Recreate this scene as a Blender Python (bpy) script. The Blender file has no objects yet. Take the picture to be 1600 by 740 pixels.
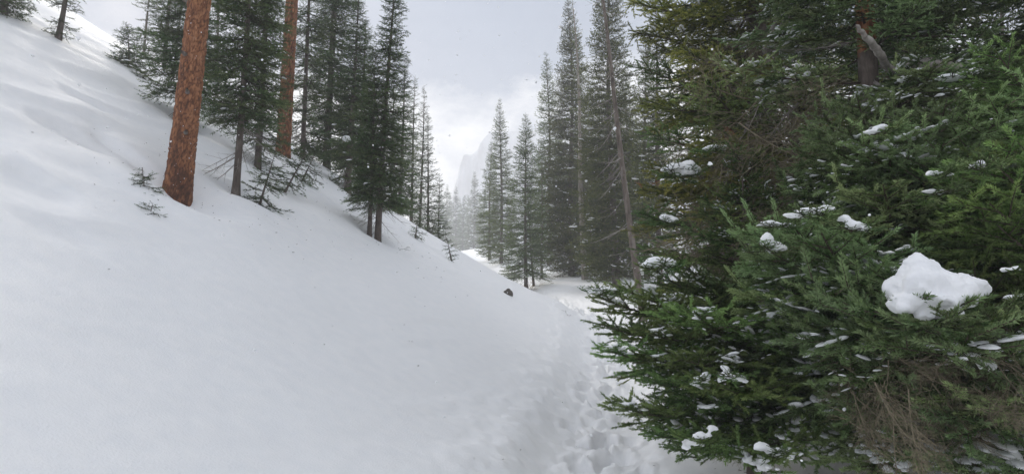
import bpy, math, random
import numpy as np
from mathutils import Matrix, Vector, Euler

# ------------------------------------------------------------------ camera, sky, sun, exposure
SC = bpy.context.scene
COL = SC.collection
rad = math.radians
CAM_Z = 1.6
PITCH = rad(6.0)
F_PX = 1000.0                       # focal length in pixels of a 1600 px wide picture
cam = bpy.data.cameras.new('camera')
cam.sensor_width = 36.0
cam.lens = F_PX / 1600 * 36.0
cam.clip_start = 0.05
cam.clip_end = 3000
camo = bpy.data.objects.new('camera', cam)
COL.objects.link(camo)
camo.location = (0, 0, CAM_Z)
camo.rotation_euler = (math.pi / 2 + PITCH, 0, 0)
SC.camera = camo

SUN_AZ = rad(-30)                   # measured from +Y towards -X (behind the crest)
SUN_EL = rad(27)
world = bpy.data.worlds.new('World')
SC.world = world
world.use_nodes = True
wn, wl = world.node_tree.nodes, world.node_tree.links
wn.clear()
w_out = wn.new('ShaderNodeOutputWorld')
w_sky = wn.new('ShaderNodeTexSky')
w_sky.sky_type = 'NISHITA'
w_sky.sun_disc = False
w_sky.sun_elevation = SUN_EL
w_sky.sun_rotation = SUN_AZ
w_bg = wn.new('ShaderNodeBackground')
w_bg.inputs['Strength'].default_value = 0.12
wl.new(w_sky.outputs[0], w_bg.inputs[0])
# cloud deck: soft grey white, thinner in places so that a little blue comes through
w_tc = wn.new('ShaderNodeTexCoord')
w_map = wn.new('ShaderNodeMapping')
w_map.inputs['Scale'].default_value = (1.0, 1.0, 1.7)
w_map.inputs['Location'].default_value = (0.35, 0.2, 0.1)
wl.new(w_tc.outputs['Generated'], w_map.inputs['Vector'])
w_n = wn.new('ShaderNodeTexNoise')
w_n.inputs['Scale'].default_value = 2.6
w_n.inputs['Detail'].default_value = 7
w_n.inputs['Roughness'].default_value = 0.62
wl.new(w_map.outputs[0], w_n.inputs['Vector'])
w_r = wn.new('ShaderNodeValToRGB')
w_r.color_ramp.elements[0].position = 0.28
w_r.color_ramp.elements[0].color = (0.27, 0.32, 0.42, 1)
w_r.color_ramp.elements[1].position = 0.56
w_r.color_ramp.elements[1].color = (1.0, 0.99, 0.985, 1)
# the deck is whiter low down, where one looks through more of it
w_sep = wn.new('ShaderNodeSeparateXYZ'); wl.new(w_tc.outputs['Generated'], w_sep.inputs[0])
w_el = wn.new('ShaderNodeFloatCurve')
cv = w_el.mapping.curves[0]
cv.points[0].location = (0.0, .62); cv.points[1].location = (1.0, .54)
for q_ in ((.20, .62), (.31, .46), (.41, .18), (.53, .14), (.70, .36)):
    cv.points.new(*q_)
w_el.mapping.update()
wl.new(w_sep.outputs['Z'], w_el.inputs['Value'])
w_el2 = wn.new('ShaderNodeMath'); w_el2.operation = 'SUBTRACT'; w_el2.inputs[1].default_value = .5
wl.new(w_el.outputs[0], w_el2.inputs[0])
w_add = wn.new('ShaderNodeMath'); w_add.operation = 'ADD'
w_con = wn.new('ShaderNodeMapRange'); w_con.clamp = False
w_con.inputs['From Min'].default_value = .3; w_con.inputs['From Max'].default_value = .7; w_con.inputs['To Min'].default_value = .17; w_con.inputs['To Max'].default_value = .80
wl.new(w_n.outputs['Fac'], w_con.inputs['Value']); wl.new(w_con.outputs[0], w_add.inputs[0]); wl.new(w_el2.outputs[0], w_add.inputs[1])
wl.new(w_add.outputs[0], w_r.inputs['Fac'])
# cloud a little brighter away from the sun, added to light the near firs
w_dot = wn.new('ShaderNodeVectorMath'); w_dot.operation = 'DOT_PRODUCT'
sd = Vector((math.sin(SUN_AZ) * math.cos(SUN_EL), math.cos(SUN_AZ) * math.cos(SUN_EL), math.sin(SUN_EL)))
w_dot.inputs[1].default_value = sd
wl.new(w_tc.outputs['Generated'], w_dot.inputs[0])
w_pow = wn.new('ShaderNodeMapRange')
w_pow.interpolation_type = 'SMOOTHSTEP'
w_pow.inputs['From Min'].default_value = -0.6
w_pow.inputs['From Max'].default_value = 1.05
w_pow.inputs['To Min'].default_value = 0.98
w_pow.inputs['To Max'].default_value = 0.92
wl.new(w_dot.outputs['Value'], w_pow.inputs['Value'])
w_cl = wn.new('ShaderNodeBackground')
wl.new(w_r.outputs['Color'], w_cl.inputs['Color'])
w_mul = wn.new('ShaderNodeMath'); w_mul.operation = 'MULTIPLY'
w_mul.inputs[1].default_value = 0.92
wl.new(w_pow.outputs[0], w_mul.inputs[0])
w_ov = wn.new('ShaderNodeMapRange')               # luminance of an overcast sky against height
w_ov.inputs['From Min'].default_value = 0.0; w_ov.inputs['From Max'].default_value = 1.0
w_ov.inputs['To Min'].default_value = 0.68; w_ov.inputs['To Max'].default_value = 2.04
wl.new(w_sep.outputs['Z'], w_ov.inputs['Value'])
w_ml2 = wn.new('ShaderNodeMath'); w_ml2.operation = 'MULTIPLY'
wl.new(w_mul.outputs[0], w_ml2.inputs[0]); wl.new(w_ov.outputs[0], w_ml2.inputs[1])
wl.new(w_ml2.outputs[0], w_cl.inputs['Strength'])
w_fac = wn.new('ShaderNodeMapRange')
w_fac.inputs['From Min'].default_value = 0.32
w_fac.inputs['From Max'].default_value = 0.55
w_fac.inputs['To Min'].default_value = 0.84
w_fac.inputs['To Max'].default_value = 0.97
wl.new(w_n.outputs['Fac'], w_fac.inputs['Value'])
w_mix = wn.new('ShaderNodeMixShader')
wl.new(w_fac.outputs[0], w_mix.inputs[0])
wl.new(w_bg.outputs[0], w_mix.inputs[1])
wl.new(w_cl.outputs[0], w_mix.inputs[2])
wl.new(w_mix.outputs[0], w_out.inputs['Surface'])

sun = bpy.data.lights.new('sun', 'SUN')
sun.energy = 2.6
sun.angle = rad(14)
sun.color = (1.0, 0.94, 0.86)
suno = bpy.data.objects.new('sun', sun)
COL.objects.link(suno)
suno.rotation_euler = (-sd).to_track_quat('-Z', 'Y').to_euler()
suno.location = (-20, 30, 30)

SC.view_settings.view_transform = 'Standard'
SC.view_settings.look = 'None'
SC.view_settings.gamma = 1.0
SC.view_settings.exposure = 0.10
SC.render.engine = 'CYCLES'
SC.cycles.use_denoising = True
SC.cycles.max_bounces = 8
SC.cycles.diffuse_bounces = 4
SC.cycles.glossy_bounces = 2
SC.cycles.transmission_bounces = 4
SC.cycles.volume_bounces = 3

# ------------------------------------------------------------------ numbers: noise, pixels to places
def _hash(ix, iy, iz, seed):
    h = (ix.astype(np.int64) * 374761393 + iy.astype(np.int64) * 668265263 + iz.astype(np.int64) * 2147483647 + seed * 974634777) & 0xFFFFFFFF
    h = ((h ^ (h >> 13)) * 1274126177) & 0xFFFFFFFF
    h = ((h ^ (h >> 16)) * 2246822519) & 0xFFFFFFFF
    return ((h ^ (h >> 15)) & 0xFFFFFF) / float(0xFFFFFF) * 2 - 1

def vnoise(x, y, z=0.0, seed=0):
    x = np.asarray(x, float); y = np.asarray(y, float) + 0 * x; z = np.asarray(z, float) + 0 * x
    ix, iy, iz = np.floor(x), np.floor(y), np.floor(z)
    fx, fy, fz = x - ix, y - iy, z - iz
    fx = fx * fx * fx * (fx * (fx * 6 - 15) + 10); fy = fy * fy * fy * (fy * (fy * 6 - 15) + 10); fz = fz * fz * (3 - 2 * fz)
    r = 0
    for dz in (0, 1):
        wz = fz if dz else 1 - fz
        for dy in (0, 1):
            wy = fy if dy else 1 - fy
            a = _hash(ix, iy + dy, iz + dz, seed); b = _hash(ix + 1, iy + dy, iz + dz, seed)
            r = r + wz * wy * (a + (b - a) * fx)
    return r

def fbm(x, y, z=0.0, octaves=4, seed=0, gain=0.5):
    r = 0; a = 1.0; s = 0.0
    x = np.asarray(x, float)
    for k in range(octaves):
        r = r + a * vnoise(x * 2 ** k + 17.3 * k, np.asarray(y) * 2 ** k - 9.1 * k, np.asarray(z) * 2 ** k, seed + k)
        s += a; a *= gain
    return r / s

def cell(x, y, z, seed=0):
    """distance to the nearest and second nearest jittered cell point, and the nearest cell's random value"""
    x = np.asarray(x, float)
    ix, iy, iz = np.floor(x), np.floor(y), np.floor(z)
    d1 = np.full(x.shape, 9.0); d2 = np.full(x.shape, 9.0); val = np.zeros(x.shape)
    for a in (-1, 0, 1):
        for b in (-1, 0, 1):
            for c in (-1, 0, 1):
                px, py, pz = ix + a, iy + b, iz + c
                d = np.sqrt((px + .5 + .45 * _hash(px, py, pz, seed) - x) ** 2 + (py + .5 + .45 * _hash(px, py, pz, seed + 1) - y) ** 2
                            + (pz + .5 + .45 * _hash(px, py, pz, seed + 2) - z) ** 2)
                v = _hash(px, py, pz, seed + 3)
                nearer = d < d1
                d2 = np.where(nearer, d1, np.minimum(d2, d))
                val = np.where(nearer, v, val); d1 = np.where(nearer, d, d1)
    return d1, d2, val

def sstep(a, b, x):
    t = np.clip((x - a) / (b - a), 0, 1)
    return t * t * (3 - 2 * t)

def smooth_table(ys, vs):
    gy = np.linspace(-60, 700, 7601)
    gv = np.interp(gy, ys, vs)
    for _ in range(3):
        k = 21
        gv = np.convolve(np.pad(gv, k // 2, mode='edge'), np.ones(k) / k, mode='valid')
    return lambda y: np.interp(y, gy, gv)

xe_of = smooth_table([-60, -5, 0, 4, 6, 8, 10, 12, 14, 17, 19, 22, 30, 48, 65, 100, 400], [-2.5, -2, -1.6, -.75, -.25, .2, .65, 1.0, 1.25, 1.35, .9, -.9, -3.5, -7, -10, -15, -40])
xt_of = smooth_table([-60, 0, 4, 6.3, 9, 12, 15, 18, 22, 30, 48, 65, 100, 400], [.0, .05, .32, .72, 1.28, 1.75, 2.0, 2.0, 1.5, .0, -2.9, -5.2, -9, -30])
zt_of = smooth_table([-60, 0, 6, 10, 15, 20, 30, 48, 65, 90, 110, 140, 165, 220, 300], [-3, 0, .05, .45, 1.1, 1.6, 2.65, 5.1, 7.1, 9.0, 10.7, 13.2, 15.2, 19, 22])

# wells in the snow round the larger trunks: x, y, radius, depth
WELLS = []
SCOOPS = []

def base_height(x, y):
    x = np.asarray(x, float); y = np.asarray(y, float)
    xe, xt, zt = xe_of(y), xt_of(y), zt_of(y)
    s = xe - x
    wd = 0.55 + 0.02 * np.clip(y, 0, 60)
    sp = wd * np.logaddexp(0, s / wd)
    rise = 0.63 * sp
    top = 10.6 + 0.10 * sp
    rise = -1.1 * np.logaddexp(-rise / 1.1, -top / 1.1)
    # right bank: low mounds, then a wooded hillside well back
    t = np.clip(x - xt - 0.8, 0, None)
    bank = 0.22 * (1 - np.exp(-t / 1.2)) + 0.03 * t + 0.30 * np.clip(x - 9 - 0.05 * y, 0, None) * sstep(10, 25, y)
    z = zt + rise + bank
    big = fbm(x * .16, y * .16, 0, 3, 5)
    z = z + 0.22 * big * sstep(3, 12, np.abs(x - xt)) + 0.05 * fbm(x * .7, y * .7, 1.7, 2, 11) * sstep(.5, 2.0, np.abs(x - xt))
    return z

STEPS = []
_r = random.Random(4)
for lane, off in ((0, -.20), (1, .16), (2, -.02), (4, .36), (6, .05)):
    yy = 2.0 + lane * .21
    while yy < 34:
        o_ = off * (1.0 if yy < 9 else max(.45, 1 - (yy - 9) * .06))
        if not (lane in (3, 5) and (yy > 11 or _r.random() < .45)):
            STEPS.append((float(xt_of(yy)) + o_ + _r.uniform(-.12, .12), yy, _r.uniform(.06, .15), _r.uniform(.10, .28), _r.uniform(.03, .14), _r.uniform(-.8, .8)))
        yy += _r.uniform(.45, 1.05)

def height(x, y, fine=True):
    x = np.asarray(x, float); y = np.asarray(y, float)
    z = base_height(x, y)
    xt = xt_of(y)
    d = np.abs(x - xt)
    # a trodden trench with a lumpy floor
    tr = np.exp(-(d / (.55 + .004 * y)) ** 4) * sstep(0.5, 2.0, y)
    z = z - 0.20 * tr
    for (wx, wy, wr, wdp) in WELLS:
        q = np.hypot(x - wx, y - wy)
        z = z - wdp * np.exp(-(q / wr) ** 2) + 0.3 * wdp * np.exp(-((q - 1.9 * wr) / (.6 * wr)) ** 2)
    if fine:
        sh = x.shape
        xf, yf, zf = x.ravel(), y.ravel(), z.ravel().copy()
        m = (np.abs(xf - xt_of(yf)) < 1.5) & (yf > 1) & (yf < 36)
        if m.any():
            xs, ys = xf[m], yf[m]
            dz = 0
            for (sx, sy, a, b, dep, ang) in STEPS:
                near = (np.abs(ys - sy) < .55) & (np.abs(xs - sx) < .5)
                if not near.any():
                    continue
                c, s_ = math.cos(ang), math.sin(ang)
                dx, dy = xs[near] - sx, ys[near] - sy
                px, py = (c * dx + s_ * dy) / a, (-s_ * dx + c * dy) / b
                q = np.sqrt(px * px + py * py) + .42 * fbm(xs[near] * 9, ys[near] * 9, 0, 3, 8)
                pit = -dep * (1 - sstep(.55, 1.15, q)) + .30 * dep * np.exp(-((q - 1.28) / .28) ** 2)
                add = np.zeros(xs.shape); add[near] = pit
                dz = dz + add
            env = np.exp(-(np.abs(xs - xt_of(ys) + .2) / .95) ** 4)
            lump = .026 * fbm(xs * 11, ys * 10, 3, 3, 23) * env + .062 * fbm(xs * 4.0, ys * 4.0, 0, 4, 21, .6) * env
            chunks = cell(xs * 7, ys * 7, 0 * xs, 31)
            lump = lump + .05 * np.clip(.40 - chunks[0], 0, 1) ** .7 * (chunks[2] > .55) * env
            zf[m] += np.clip(dz, -.24, .12) + lump
        # wind carved ripples and small broken ledges on the slope beside the trail
        s = (xt_of(yf) - xf)
        slope = sstep(.5, 1.6, s)
        u = xf * .5 + yf * .86; v = xf * .86 - yf * .5
        zf += slope * .017 * fbm(u * .8, v * 6.0, 2.2, 3, 41) * (1 - sstep(12, 30, yf))
        zf += slope * .006 * fbm(xf * 9, yf * 9, .3, 3, 43) * (1 - sstep(6, 14, yf))
        lg = sstep(.45, .8, s) * (1 - sstep(1.0, 1.9, s)) * (1 - sstep(7, 10, yf)) * sstep(1.5, 3, yf)
        led = s * 1.5 + 1.1 * fbm(xf * .9, yf * .7, 4.1, 3, 51)
        led = led - np.floor(led)
        zf += lg * .012 * (sstep(0, .86, led) - sstep(.90, 1.0, led)) * sstep(.10, .45, fbm(xf * 1.1, yf * 1.0, 0, 2, 53))
        for (x0, y0, x1, y1, wd_, dep) in SCOOPS:                # wind scoops with a sharp upper lip
            ax, ay = x1 - x0, y1 - y0; Ls = math.hypot(ax, ay); ax /= Ls; ay /= Ls
            t = ((xf - x0) * ax + (yf - y0) * ay) / Ls
            bb = ((xf - x0) * ay - (yf - y0) * ax) / wd_ * (1 if ay > 0 else -1)
            bb = bb + .5 * fbm(xf * 1.3, yf * 1.3, 2.0, 3, 67)
            zf -= dep * sstep(-.15, .25, t) * (1 - sstep(.75, 1.15, t)) * sstep(-.22, .12, bb) * np.exp(-np.clip(bb, 0, None) ** 1.3)
        # scooped hollows high on the slope
        hi = sstep(3.2, 5.0, s) * (1 - sstep(10, 15, s)) * sstep(3, 5, yf) * (1 - sstep(11, 15, yf))
        rr = fbm(u * .55, v * 1.35, 7.7, 2, 61)
        zf += hi * .05 * (sstep(-.15, .12, rr) - .6 * sstep(.12, .55, rr))
        z = zf.reshape(sh)
    return z

C6, S6 = math.cos(PITCH), math.sin(PITCH)
def ray(px, py):
    u, v = (px - 800) / F_PX, (370 - py) / F_PX
    fy, fz = C6 - v * S6, S6 + v * C6
    return u / fy, fz / fy           # per metre along Y

def pix(px, py, d):
    a, b = ray(px, py)
    return Vector((a * d, d, CAM_Z + b * d))

def ground_at(px, py, dmin=2.5, dmax=120):
    a, b = ray(px, py)
    d = np.geomspace(dmin, dmax, 6000)
    hit = np.nonzero(CAM_Z + b * d <= base_height(a * d, d))[0]
    dd = d[hit[0]] if len(hit) else 30.0
    return Vector((a * dd, dd, float(height(np.array([a * dd]), np.array([dd]), False)[0])))

def foot(px, d, base=370):
    """a place on the snow d metres out, seen in column px"""
    a, _ = ray(px, base)
    return Vector((a * d, d, float(height(np.array([a * d]), np.array([float(d)]), False)[0])))

# ------------------------------------------------------------------ materials
def new_mat(name):
    m = bpy.data.materials.new(name)
    m.use_nodes = True
    n, l = m.node_tree.nodes, m.node_tree.links
    return m, n, l, n['Principled BSDF']

def noise_node(n, l, scale, detail=4, rough=.6, coord='Object', stretch=None, dist=0.0):
    tc = n.new('ShaderNodeTexCoord')
    src = tc.outputs[coord]
    if stretch:
        mp = n.new('ShaderNodeMapping'); mp.inputs['Scale'].default_value = stretch
        l.new(src, mp.inputs['Vector']); src = mp.outputs[0]
    t = n.new('ShaderNodeTexNoise')
    t.inputs['Scale'].default_value = scale; t.inputs['Detail'].default_value = detail
    t.inputs['Roughness'].default_value = rough; t.inputs['Distortion'].default_value = dist
    l.new(src, t.inputs['Vector'])
    return t

def ramp(n, stops):
    r = n.new('ShaderNodeValToRGB')
    e = r.color_ramp.elements
    while len(e) < len(stops):
        e.new(.5)
    for k, (p, c) in enumerate(stops):
        e[k].position = p; e[k].color = (*c, 1)
    return r

def snow_material(name, fine=60, bump=.25, dist=.01):
    m, n, l, b = new_mat(name)
    b.inputs['Base Color'].default_value = (.89, .893, .90, 1)
    b.inputs['Roughness'].default_value = .62
    b.inputs['Specular IOR Level'].default_value = .25
    t = noise_node(n, l, fine, 5, .65)
    t2 = noise_node(n, l, fine * .12, 3, .5)
    add = n.new('ShaderNodeMath'); add.operation = 'ADD'
    l.new(t.outputs['Fac'], add.inputs[0]); l.new(t2.outputs['Fac'], add.inputs[1])
    bp = n.new('ShaderNodeBump'); bp.inputs['Strength'].default_value = bump; bp.inputs['Distance'].default_value = dist
    l.new(add.outputs[0], bp.inputs['Height']); l.new(bp.outputs[0], b.inputs['Normal'])
    r = ramp(n, [(.3, (.865, .875, .89)), (.7, (.905, .907, .912))])
    l.new(t2.outputs['Fac'], r.inputs['Fac']); l.new(r.outputs[0], b.inputs['Base Color'])
    return m

M_SNOW = snow_material('ground_snow', 60, .5, .014)
M_LUMP = snow_material('lump_snow', 38, .35, .012)

def needle_material(name, dark, mid, tip, rough=.5, trans=.25):
    m, n, l, b = new_mat(name)
    at = n.new('ShaderNodeAttribute'); at.attribute_name = 'tint'
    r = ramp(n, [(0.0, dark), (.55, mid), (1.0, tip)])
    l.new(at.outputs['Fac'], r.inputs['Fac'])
    oi = n.new('ShaderNodeObjectInfo')
    hs = n.new('ShaderNodeHueSaturation')
    mr = n.new('ShaderNodeMapRange'); mr.inputs['To Min'].default_value = .65; mr.inputs['To Max'].default_value = 1.5
    l.new(oi.outputs['Random'], mr.inputs['Value']); l.new(mr.outputs[0], hs.inputs['Value'])
    m2 = n.new('ShaderNodeMath'); m2.operation = 'MULTIPLY'; m2.inputs[1].default_value = 7.31
    m3 = n.new('ShaderNodeMath'); m3.operation = 'FRACT'
    l.new(oi.outputs['Random'], m2.inputs[0]); l.new(m2.outputs[0], m3.inputs[0])
    mh = n.new('ShaderNodeMapRange'); mh.inputs['To Min'].default_value = .466; mh.inputs['To Max'].default_value = .516
    l.new(m3.outputs[0], mh.inputs['Value']); l.new(mh.outputs[0], hs.inputs['Hue'])
    l.new(r.outputs[0], hs.inputs['Color'])
    l.new(hs.outputs[0], b.inputs['Base Color'])
    b.inputs['Roughness'].default_value = rough
    b.inputs['Specular IOR Level'].default_value = .22
    tr = n.new('ShaderNodeBsdfTranslucent')
    l.new(hs.outputs[0], tr.inputs['Color'])
    mx = n.new('ShaderNodeMixShader'); mx.inputs[0].default_value = trans
    l.new(b.outputs[0], mx.inputs[1]); l.new(tr.outputs[0], mx.inputs[2])
    l.new(mx.outputs[0], n['Material Output'].inputs['Surface'])
    return m

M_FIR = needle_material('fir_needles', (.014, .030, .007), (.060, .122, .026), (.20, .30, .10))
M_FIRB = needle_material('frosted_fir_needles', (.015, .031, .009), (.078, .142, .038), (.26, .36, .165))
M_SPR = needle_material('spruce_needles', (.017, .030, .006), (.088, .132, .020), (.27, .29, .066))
M_DARK = needle_material('dark_spruce_needles', (.020, .046, .013), (.052, .102, .029), (.120, .175, .064))  # dark green of its own, for slope, crest and far spruces
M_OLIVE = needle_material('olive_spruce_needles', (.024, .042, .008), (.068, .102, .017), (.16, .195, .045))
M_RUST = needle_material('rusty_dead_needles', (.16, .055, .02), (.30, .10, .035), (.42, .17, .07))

def bark_material(name, stops, scale, stretch, bump=.6, flecks=0.0):
    m, n, l, b = new_mat(name)
    t = noise_node(n, l, scale, 6, .7, 'Object', stretch, .4)
    r = ramp(n, stops)
    l.new(t.outputs['Fac'], r.inputs['Fac'])
    col = r.outputs[0]
    if flecks:
        f = noise_node(n, l, 26, 3, .6)
        fr = n.new('ShaderNodeMapRange'); fr.inputs['From Min'].default_value = .70; fr.inputs['From Max'].default_value = .74
        fr.inputs['To Max'].default_value = flecks
        l.new(f.outputs['Fac'], fr.inputs['Value'])
        mx = n.new('ShaderNodeMixRGB'); mx.inputs['Color2'].default_value = (.8, .83, .87, 1)
        l.new(fr.outputs[0], mx.inputs['Fac']); l.new(col, mx.inputs['Color1'])
        col = mx.outputs[0]
    l.new(col, b.inputs['Base Color'])
    b.inputs['Roughness'].default_value = .85
    b.inputs['Specular IOR Level'].default_value = .15
    bp = n.new('ShaderNodeBump'); bp.inputs['Strength'].default_value = bump; bp.inputs['Distance'].default_value = .02
    l.new(t.outputs['Fac'], bp.inputs['Height']); l.new(bp.outputs[0], b.inputs['Normal'])
    return m

M_BARK = bark_material('spruce_bark', [(.30, (.045, .038, .033)), (.5, (.13, .105, .09)), (.72, (.24, .21, .185))], 9, (1, 1, .35))
M_WOOD = bark_material('twig_bark', [(.3, (.05, .038, .03)), (.7, (.12, .095, .075))], 12, (1, 1, 1), .3)
M_GREY = bark_material('dead_grey_wood', [(.3, (.15, .135, .12)), (.5, (.29, .26, .235)), (.75, (.44, .41, .38))], 10, (1, 1, .3), .5)
M_TWIG = bark_material('dead_twig_bark', [(.3, (.095, .080, .055)), (.7, (.31, .262, .18))], 8, (1, 1, 1), .3)
M_OCHRE = bark_material('bare_orange_twig', [(.3, (.20, .135, .075)), (.7, (.36, .25, .14))], 8, (1, 1, 1), .3)
M_PALE = bark_material('pale_spruce_bark', [(.30, (.12, .10, .085)), (.5, (.27, .235, .20)), (.72, (.42, .385, .35))], 8, (1, 1, .35))
M_ROCK = bark_material('dark_rock', [(.3, (.05, .045, .04)), (.7, (.17, .15, .13))], 6, (1, 1, 1), .8)
def torn_bark():
    m = bark_material('fir_bark_with_orange_scar', [(.30, (.045, .038, .033)), (.5, (.13, .105, .09)), (.72, (.24, .21, .185))], 9, (1, 1, .35))
    n, l = m.node_tree.nodes, m.node_tree.links
    b = n['Principled BSDF']
    old = b.inputs['Base Color'].links[0].from_socket
    tc = n.new('ShaderNodeTexCoord'); sx = n.new('ShaderNodeSeparateXYZ')
    l.new(tc.outputs['Object'], sx.inputs[0])
    t = noise_node(n, l, 6, 4, .6)
    ad = n.new('ShaderNodeMath'); ad.operation = 'MULTIPLY_ADD'; ad.inputs[1].default_value = 1.2
    l.new(t.outputs['Fac'], ad.inputs[0]); l.new(sx.outputs['Z'], ad.inputs[2])
    r = ramp(n, [(0, (0, 0, 0)), (.02, (1, 1, 1)), (.085, (1, 1, 1)), (.105, (0, 0, 0))])
    mr = n.new('ShaderNodeMapRange'); mr.inputs['From Min'].default_value = 4.2; mr.inputs['From Max'].default_value = 10.6
    l.new(ad.outputs[0], mr.inputs['Value']); l.new(mr.outputs[0], r.inputs['Fac'])
    t2 = noise_node(n, l, 16, 5, .7, 'Object', (1, 1, .4))
    r2 = ramp(n, [(.36, (.06, .025, .014)), (.5, (.26, .10, .045)), (.68, (.40, .20, .10))])
    l.new(t2.outputs['Fac'], r2.inputs['Fac'])
    mx = n.new('ShaderNodeMixRGB')
    l.new(r.outputs[0], mx.inputs['Fac']); l.new(old, mx.inputs['Color1']); l.new(r2.outputs[0], mx.inputs['Color2'])
    l.new(mx.outputs[0], b.inputs['Base Color'])
    return m
M_RED = torn_bark()

def pine_bark():
    m, n, l, b = new_mat('orange_pine_bark')
    at = n.new('ShaderNodeAttribute'); at.attribute_name = 'tint'          # plate by plate colour
    r = ramp(n, [(0.0, (.050, .028, .020)), (.22, (.12, .055, .034)), (.5, (.32, .142, .070)), (.8, (.43, .220, .118)), (1.0, (.46, .35, .28))])
    l.new(at.outputs['Fac'], r.inputs['Fac'])
    t = noise_node(n, l, 34, 6, .7, 'Object', (1, 1, .45))
    mx = n.new('ShaderNodeMixRGB'); mx.blend_type = 'MULTIPLY'; mx.inputs['Fac'].default_value = .85
    r2 = ramp(n, [(.3, (.45, .40, .38)), (.65, (1.15, 1.1, 1.05))])
    l.new(t.outputs['Fac'], r2.inputs['Fac'])
    l.new(r.outputs[0], mx.inputs['Color1']); l.new(r2.outputs[0], mx.inputs['Color2'])
    f = noise_node(n, l, 31, 2, .5)
    fr = n.new('ShaderNodeMapRange'); fr.inputs['From Min'].default_value = .715; fr.inputs['From Max'].default_value = .74
    l.new(f.outputs['Fac'], fr.inputs['Value'])
    m2 = n.new('ShaderNodeMixRGB'); m2.inputs['Color2'].default_value = (.8, .83, .87, 1)
    l.new(fr.outputs[0], m2.inputs['Fac']); l.new(mx.outputs[0], m2.inputs['Color1'])
    l.new(m2.outputs[0], b.inputs['Base Color'])
    b.inputs['Roughness'].default_value = .8
    b.inputs['Specular IOR Level'].default_value = .2
    bp = n.new('ShaderNodeBump'); bp.inputs['Strength'].default_value = .7; bp.inputs['Distance'].default_value = .012
    l.new(t.outputs['Fac'], bp.inputs['Height']); l.new(bp.outputs[0], b.inputs['Normal'])
    return m
M_PINE = pine_bark()

# ------------------------------------------------------------------ mesh helpers
def make_mesh(name, verts, faces, mats, midx=None, tint=None, smooth=False):
    """verts (n,3), faces (m,3) or (m,4)"""
    verts = np.asarray(verts, np.float32); faces = np.asarray(faces, np.int32)
    me = bpy.data.meshes.new(name)
    k = faces.shape[1]
    me.vertices.add(len(verts)); me.vertices.foreach_set('co', verts.ravel())
    me.loops.add(len(faces) * k); me.loops.foreach_set('vertex_index', faces.ravel())
    me.polygons.add(len(faces)); me.polygons.foreach_set('loop_start', np.arange(len(faces), dtype=np.int32) * k)
    for m in mats:
        me.materials.append(m)
    if midx is not None:
        me.polygons.foreach_set('material_index', np.asarray(midx, np.int32))
    me.polygons.foreach_set('use_smooth', np.full(len(faces), bool(smooth)))
    if tint is not None:
        dom = 'FACE' if len(tint) == len(faces) else 'POINT'
        a = me.attributes.new('tint', 'FLOAT', dom)
        a.data.foreach_set('value', np.asarray(tint, np.float32))
    me.update(calc_edges=True)
    return me

def link(name, data, parent=None):
    o = bpy.data.objects.new(name, data)
    COL.objects.link(o)
    if parent is not None:
        o.parent = parent
    return o

def tag(o, label=None, cat=None, group=None, kind=None):
    if label: o['label'] = label
    if cat: o['category'] = cat
    if group: o['group'] = group
    if kind: o['kind'] = kind
    return o

def empty(name, loc, lean=(0, 0), rz=0.0):
    o = link(name, None)
    o.location = loc
    o.rotation_euler = (lean[1], lean[0], rz)       # lean[0] towards +X, lean[1] towards -Y
    return o

def _frames(d):
    d = d / np.maximum(np.linalg.norm(d, axis=1, keepdims=True), 1e-9)
    ref = np.where(np.abs(d[:, 2:3]) > .9, np.array([[1., 0, 0]]), np.array([[0, 0, 1.]]))
    side = np.cross(ref, d); side /= np.maximum(np.linalg.norm(side, axis=1, keepdims=True), 1e-9)
    up = np.cross(d, side)
    return d, side, up

def tubes(p0, p1, r0, r1, sides=4):
    d, a, b = _frames(p1 - p0)
    n = len(p0)
    ang = np.arange(sides) * 2 * math.pi / sides
    ring = a[:, None, :] * np.cos(ang)[None, :, None] + b[:, None, :] * np.sin(ang)[None, :, None]
    v = np.concatenate([p0[:, None] + ring * r0[:, None, None], p1[:, None] + ring * r1[:, None, None]], 1).reshape(-1, 3)
    base = (np.arange(n) * 2 * sides)[:, None]
    i = np.arange(sides)[None]; j = (i + 1) % sides
    f1 = np.stack([base + i, base + j, base + sides + j], -1).reshape(-1, 3)
    f2 = np.stack([base + i, base + sides + j, base + sides + i], -1).reshape(-1, 3)
    return v, np.concatenate([f1, f2])

def needles(p0, p1, tint, per_m, length, width, rng, spread=48, upbias=.55):
    d, a, b = _frames(p1 - p0)
    L = np.linalg.norm(p1 - p0, axis=1)
    cnt = np.maximum(2, (L * per_m + rng.random(len(L))).astype(int))
    idx = np.repeat(np.arange(len(L)), cnt)
    n = len(idx)
    t = rng.random(n)
    phi = rng.uniform(0, 2 * math.pi, n)
    low = np.sin(phi) < -.15
    phi = np.where(low & (rng.random(n) < upbias), -phi, phi)
    sp = np.radians(spread + rng.normal(0, 9, n)) * (1 - .45 * t ** 3)
    radial = a[idx] * np.cos(phi)[:, None] + b[idx] * np.sin(phi)[:, None]
    dirn = d[idx] * np.cos(sp)[:, None] + radial * np.sin(sp)[:, None]
    base = p0[idx] + (p1 - p0)[idx] * t[:, None]
    ln = length * rng.uniform(.75, 1.15, n)
    w = np.cross(dirn, rng.normal(size=(n, 3))); w /= np.maximum(np.linalg.norm(w, axis=1, keepdims=True), 1e-9)
    w *= width * .5
    tip = base + dirn * ln[:, None]
    q = base + dirn * (ln * .15)[:, None]
    v = np.stack([q - w, q + w, tip], 1).reshape(-1, 3)
    f = np.arange(n * 3).reshape(-1, 3)
    tt = np.clip(tint[idx] + .22 * (t - .5) + rng.normal(0, .07, n), 0, 1)
    return v, f, tt

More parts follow.
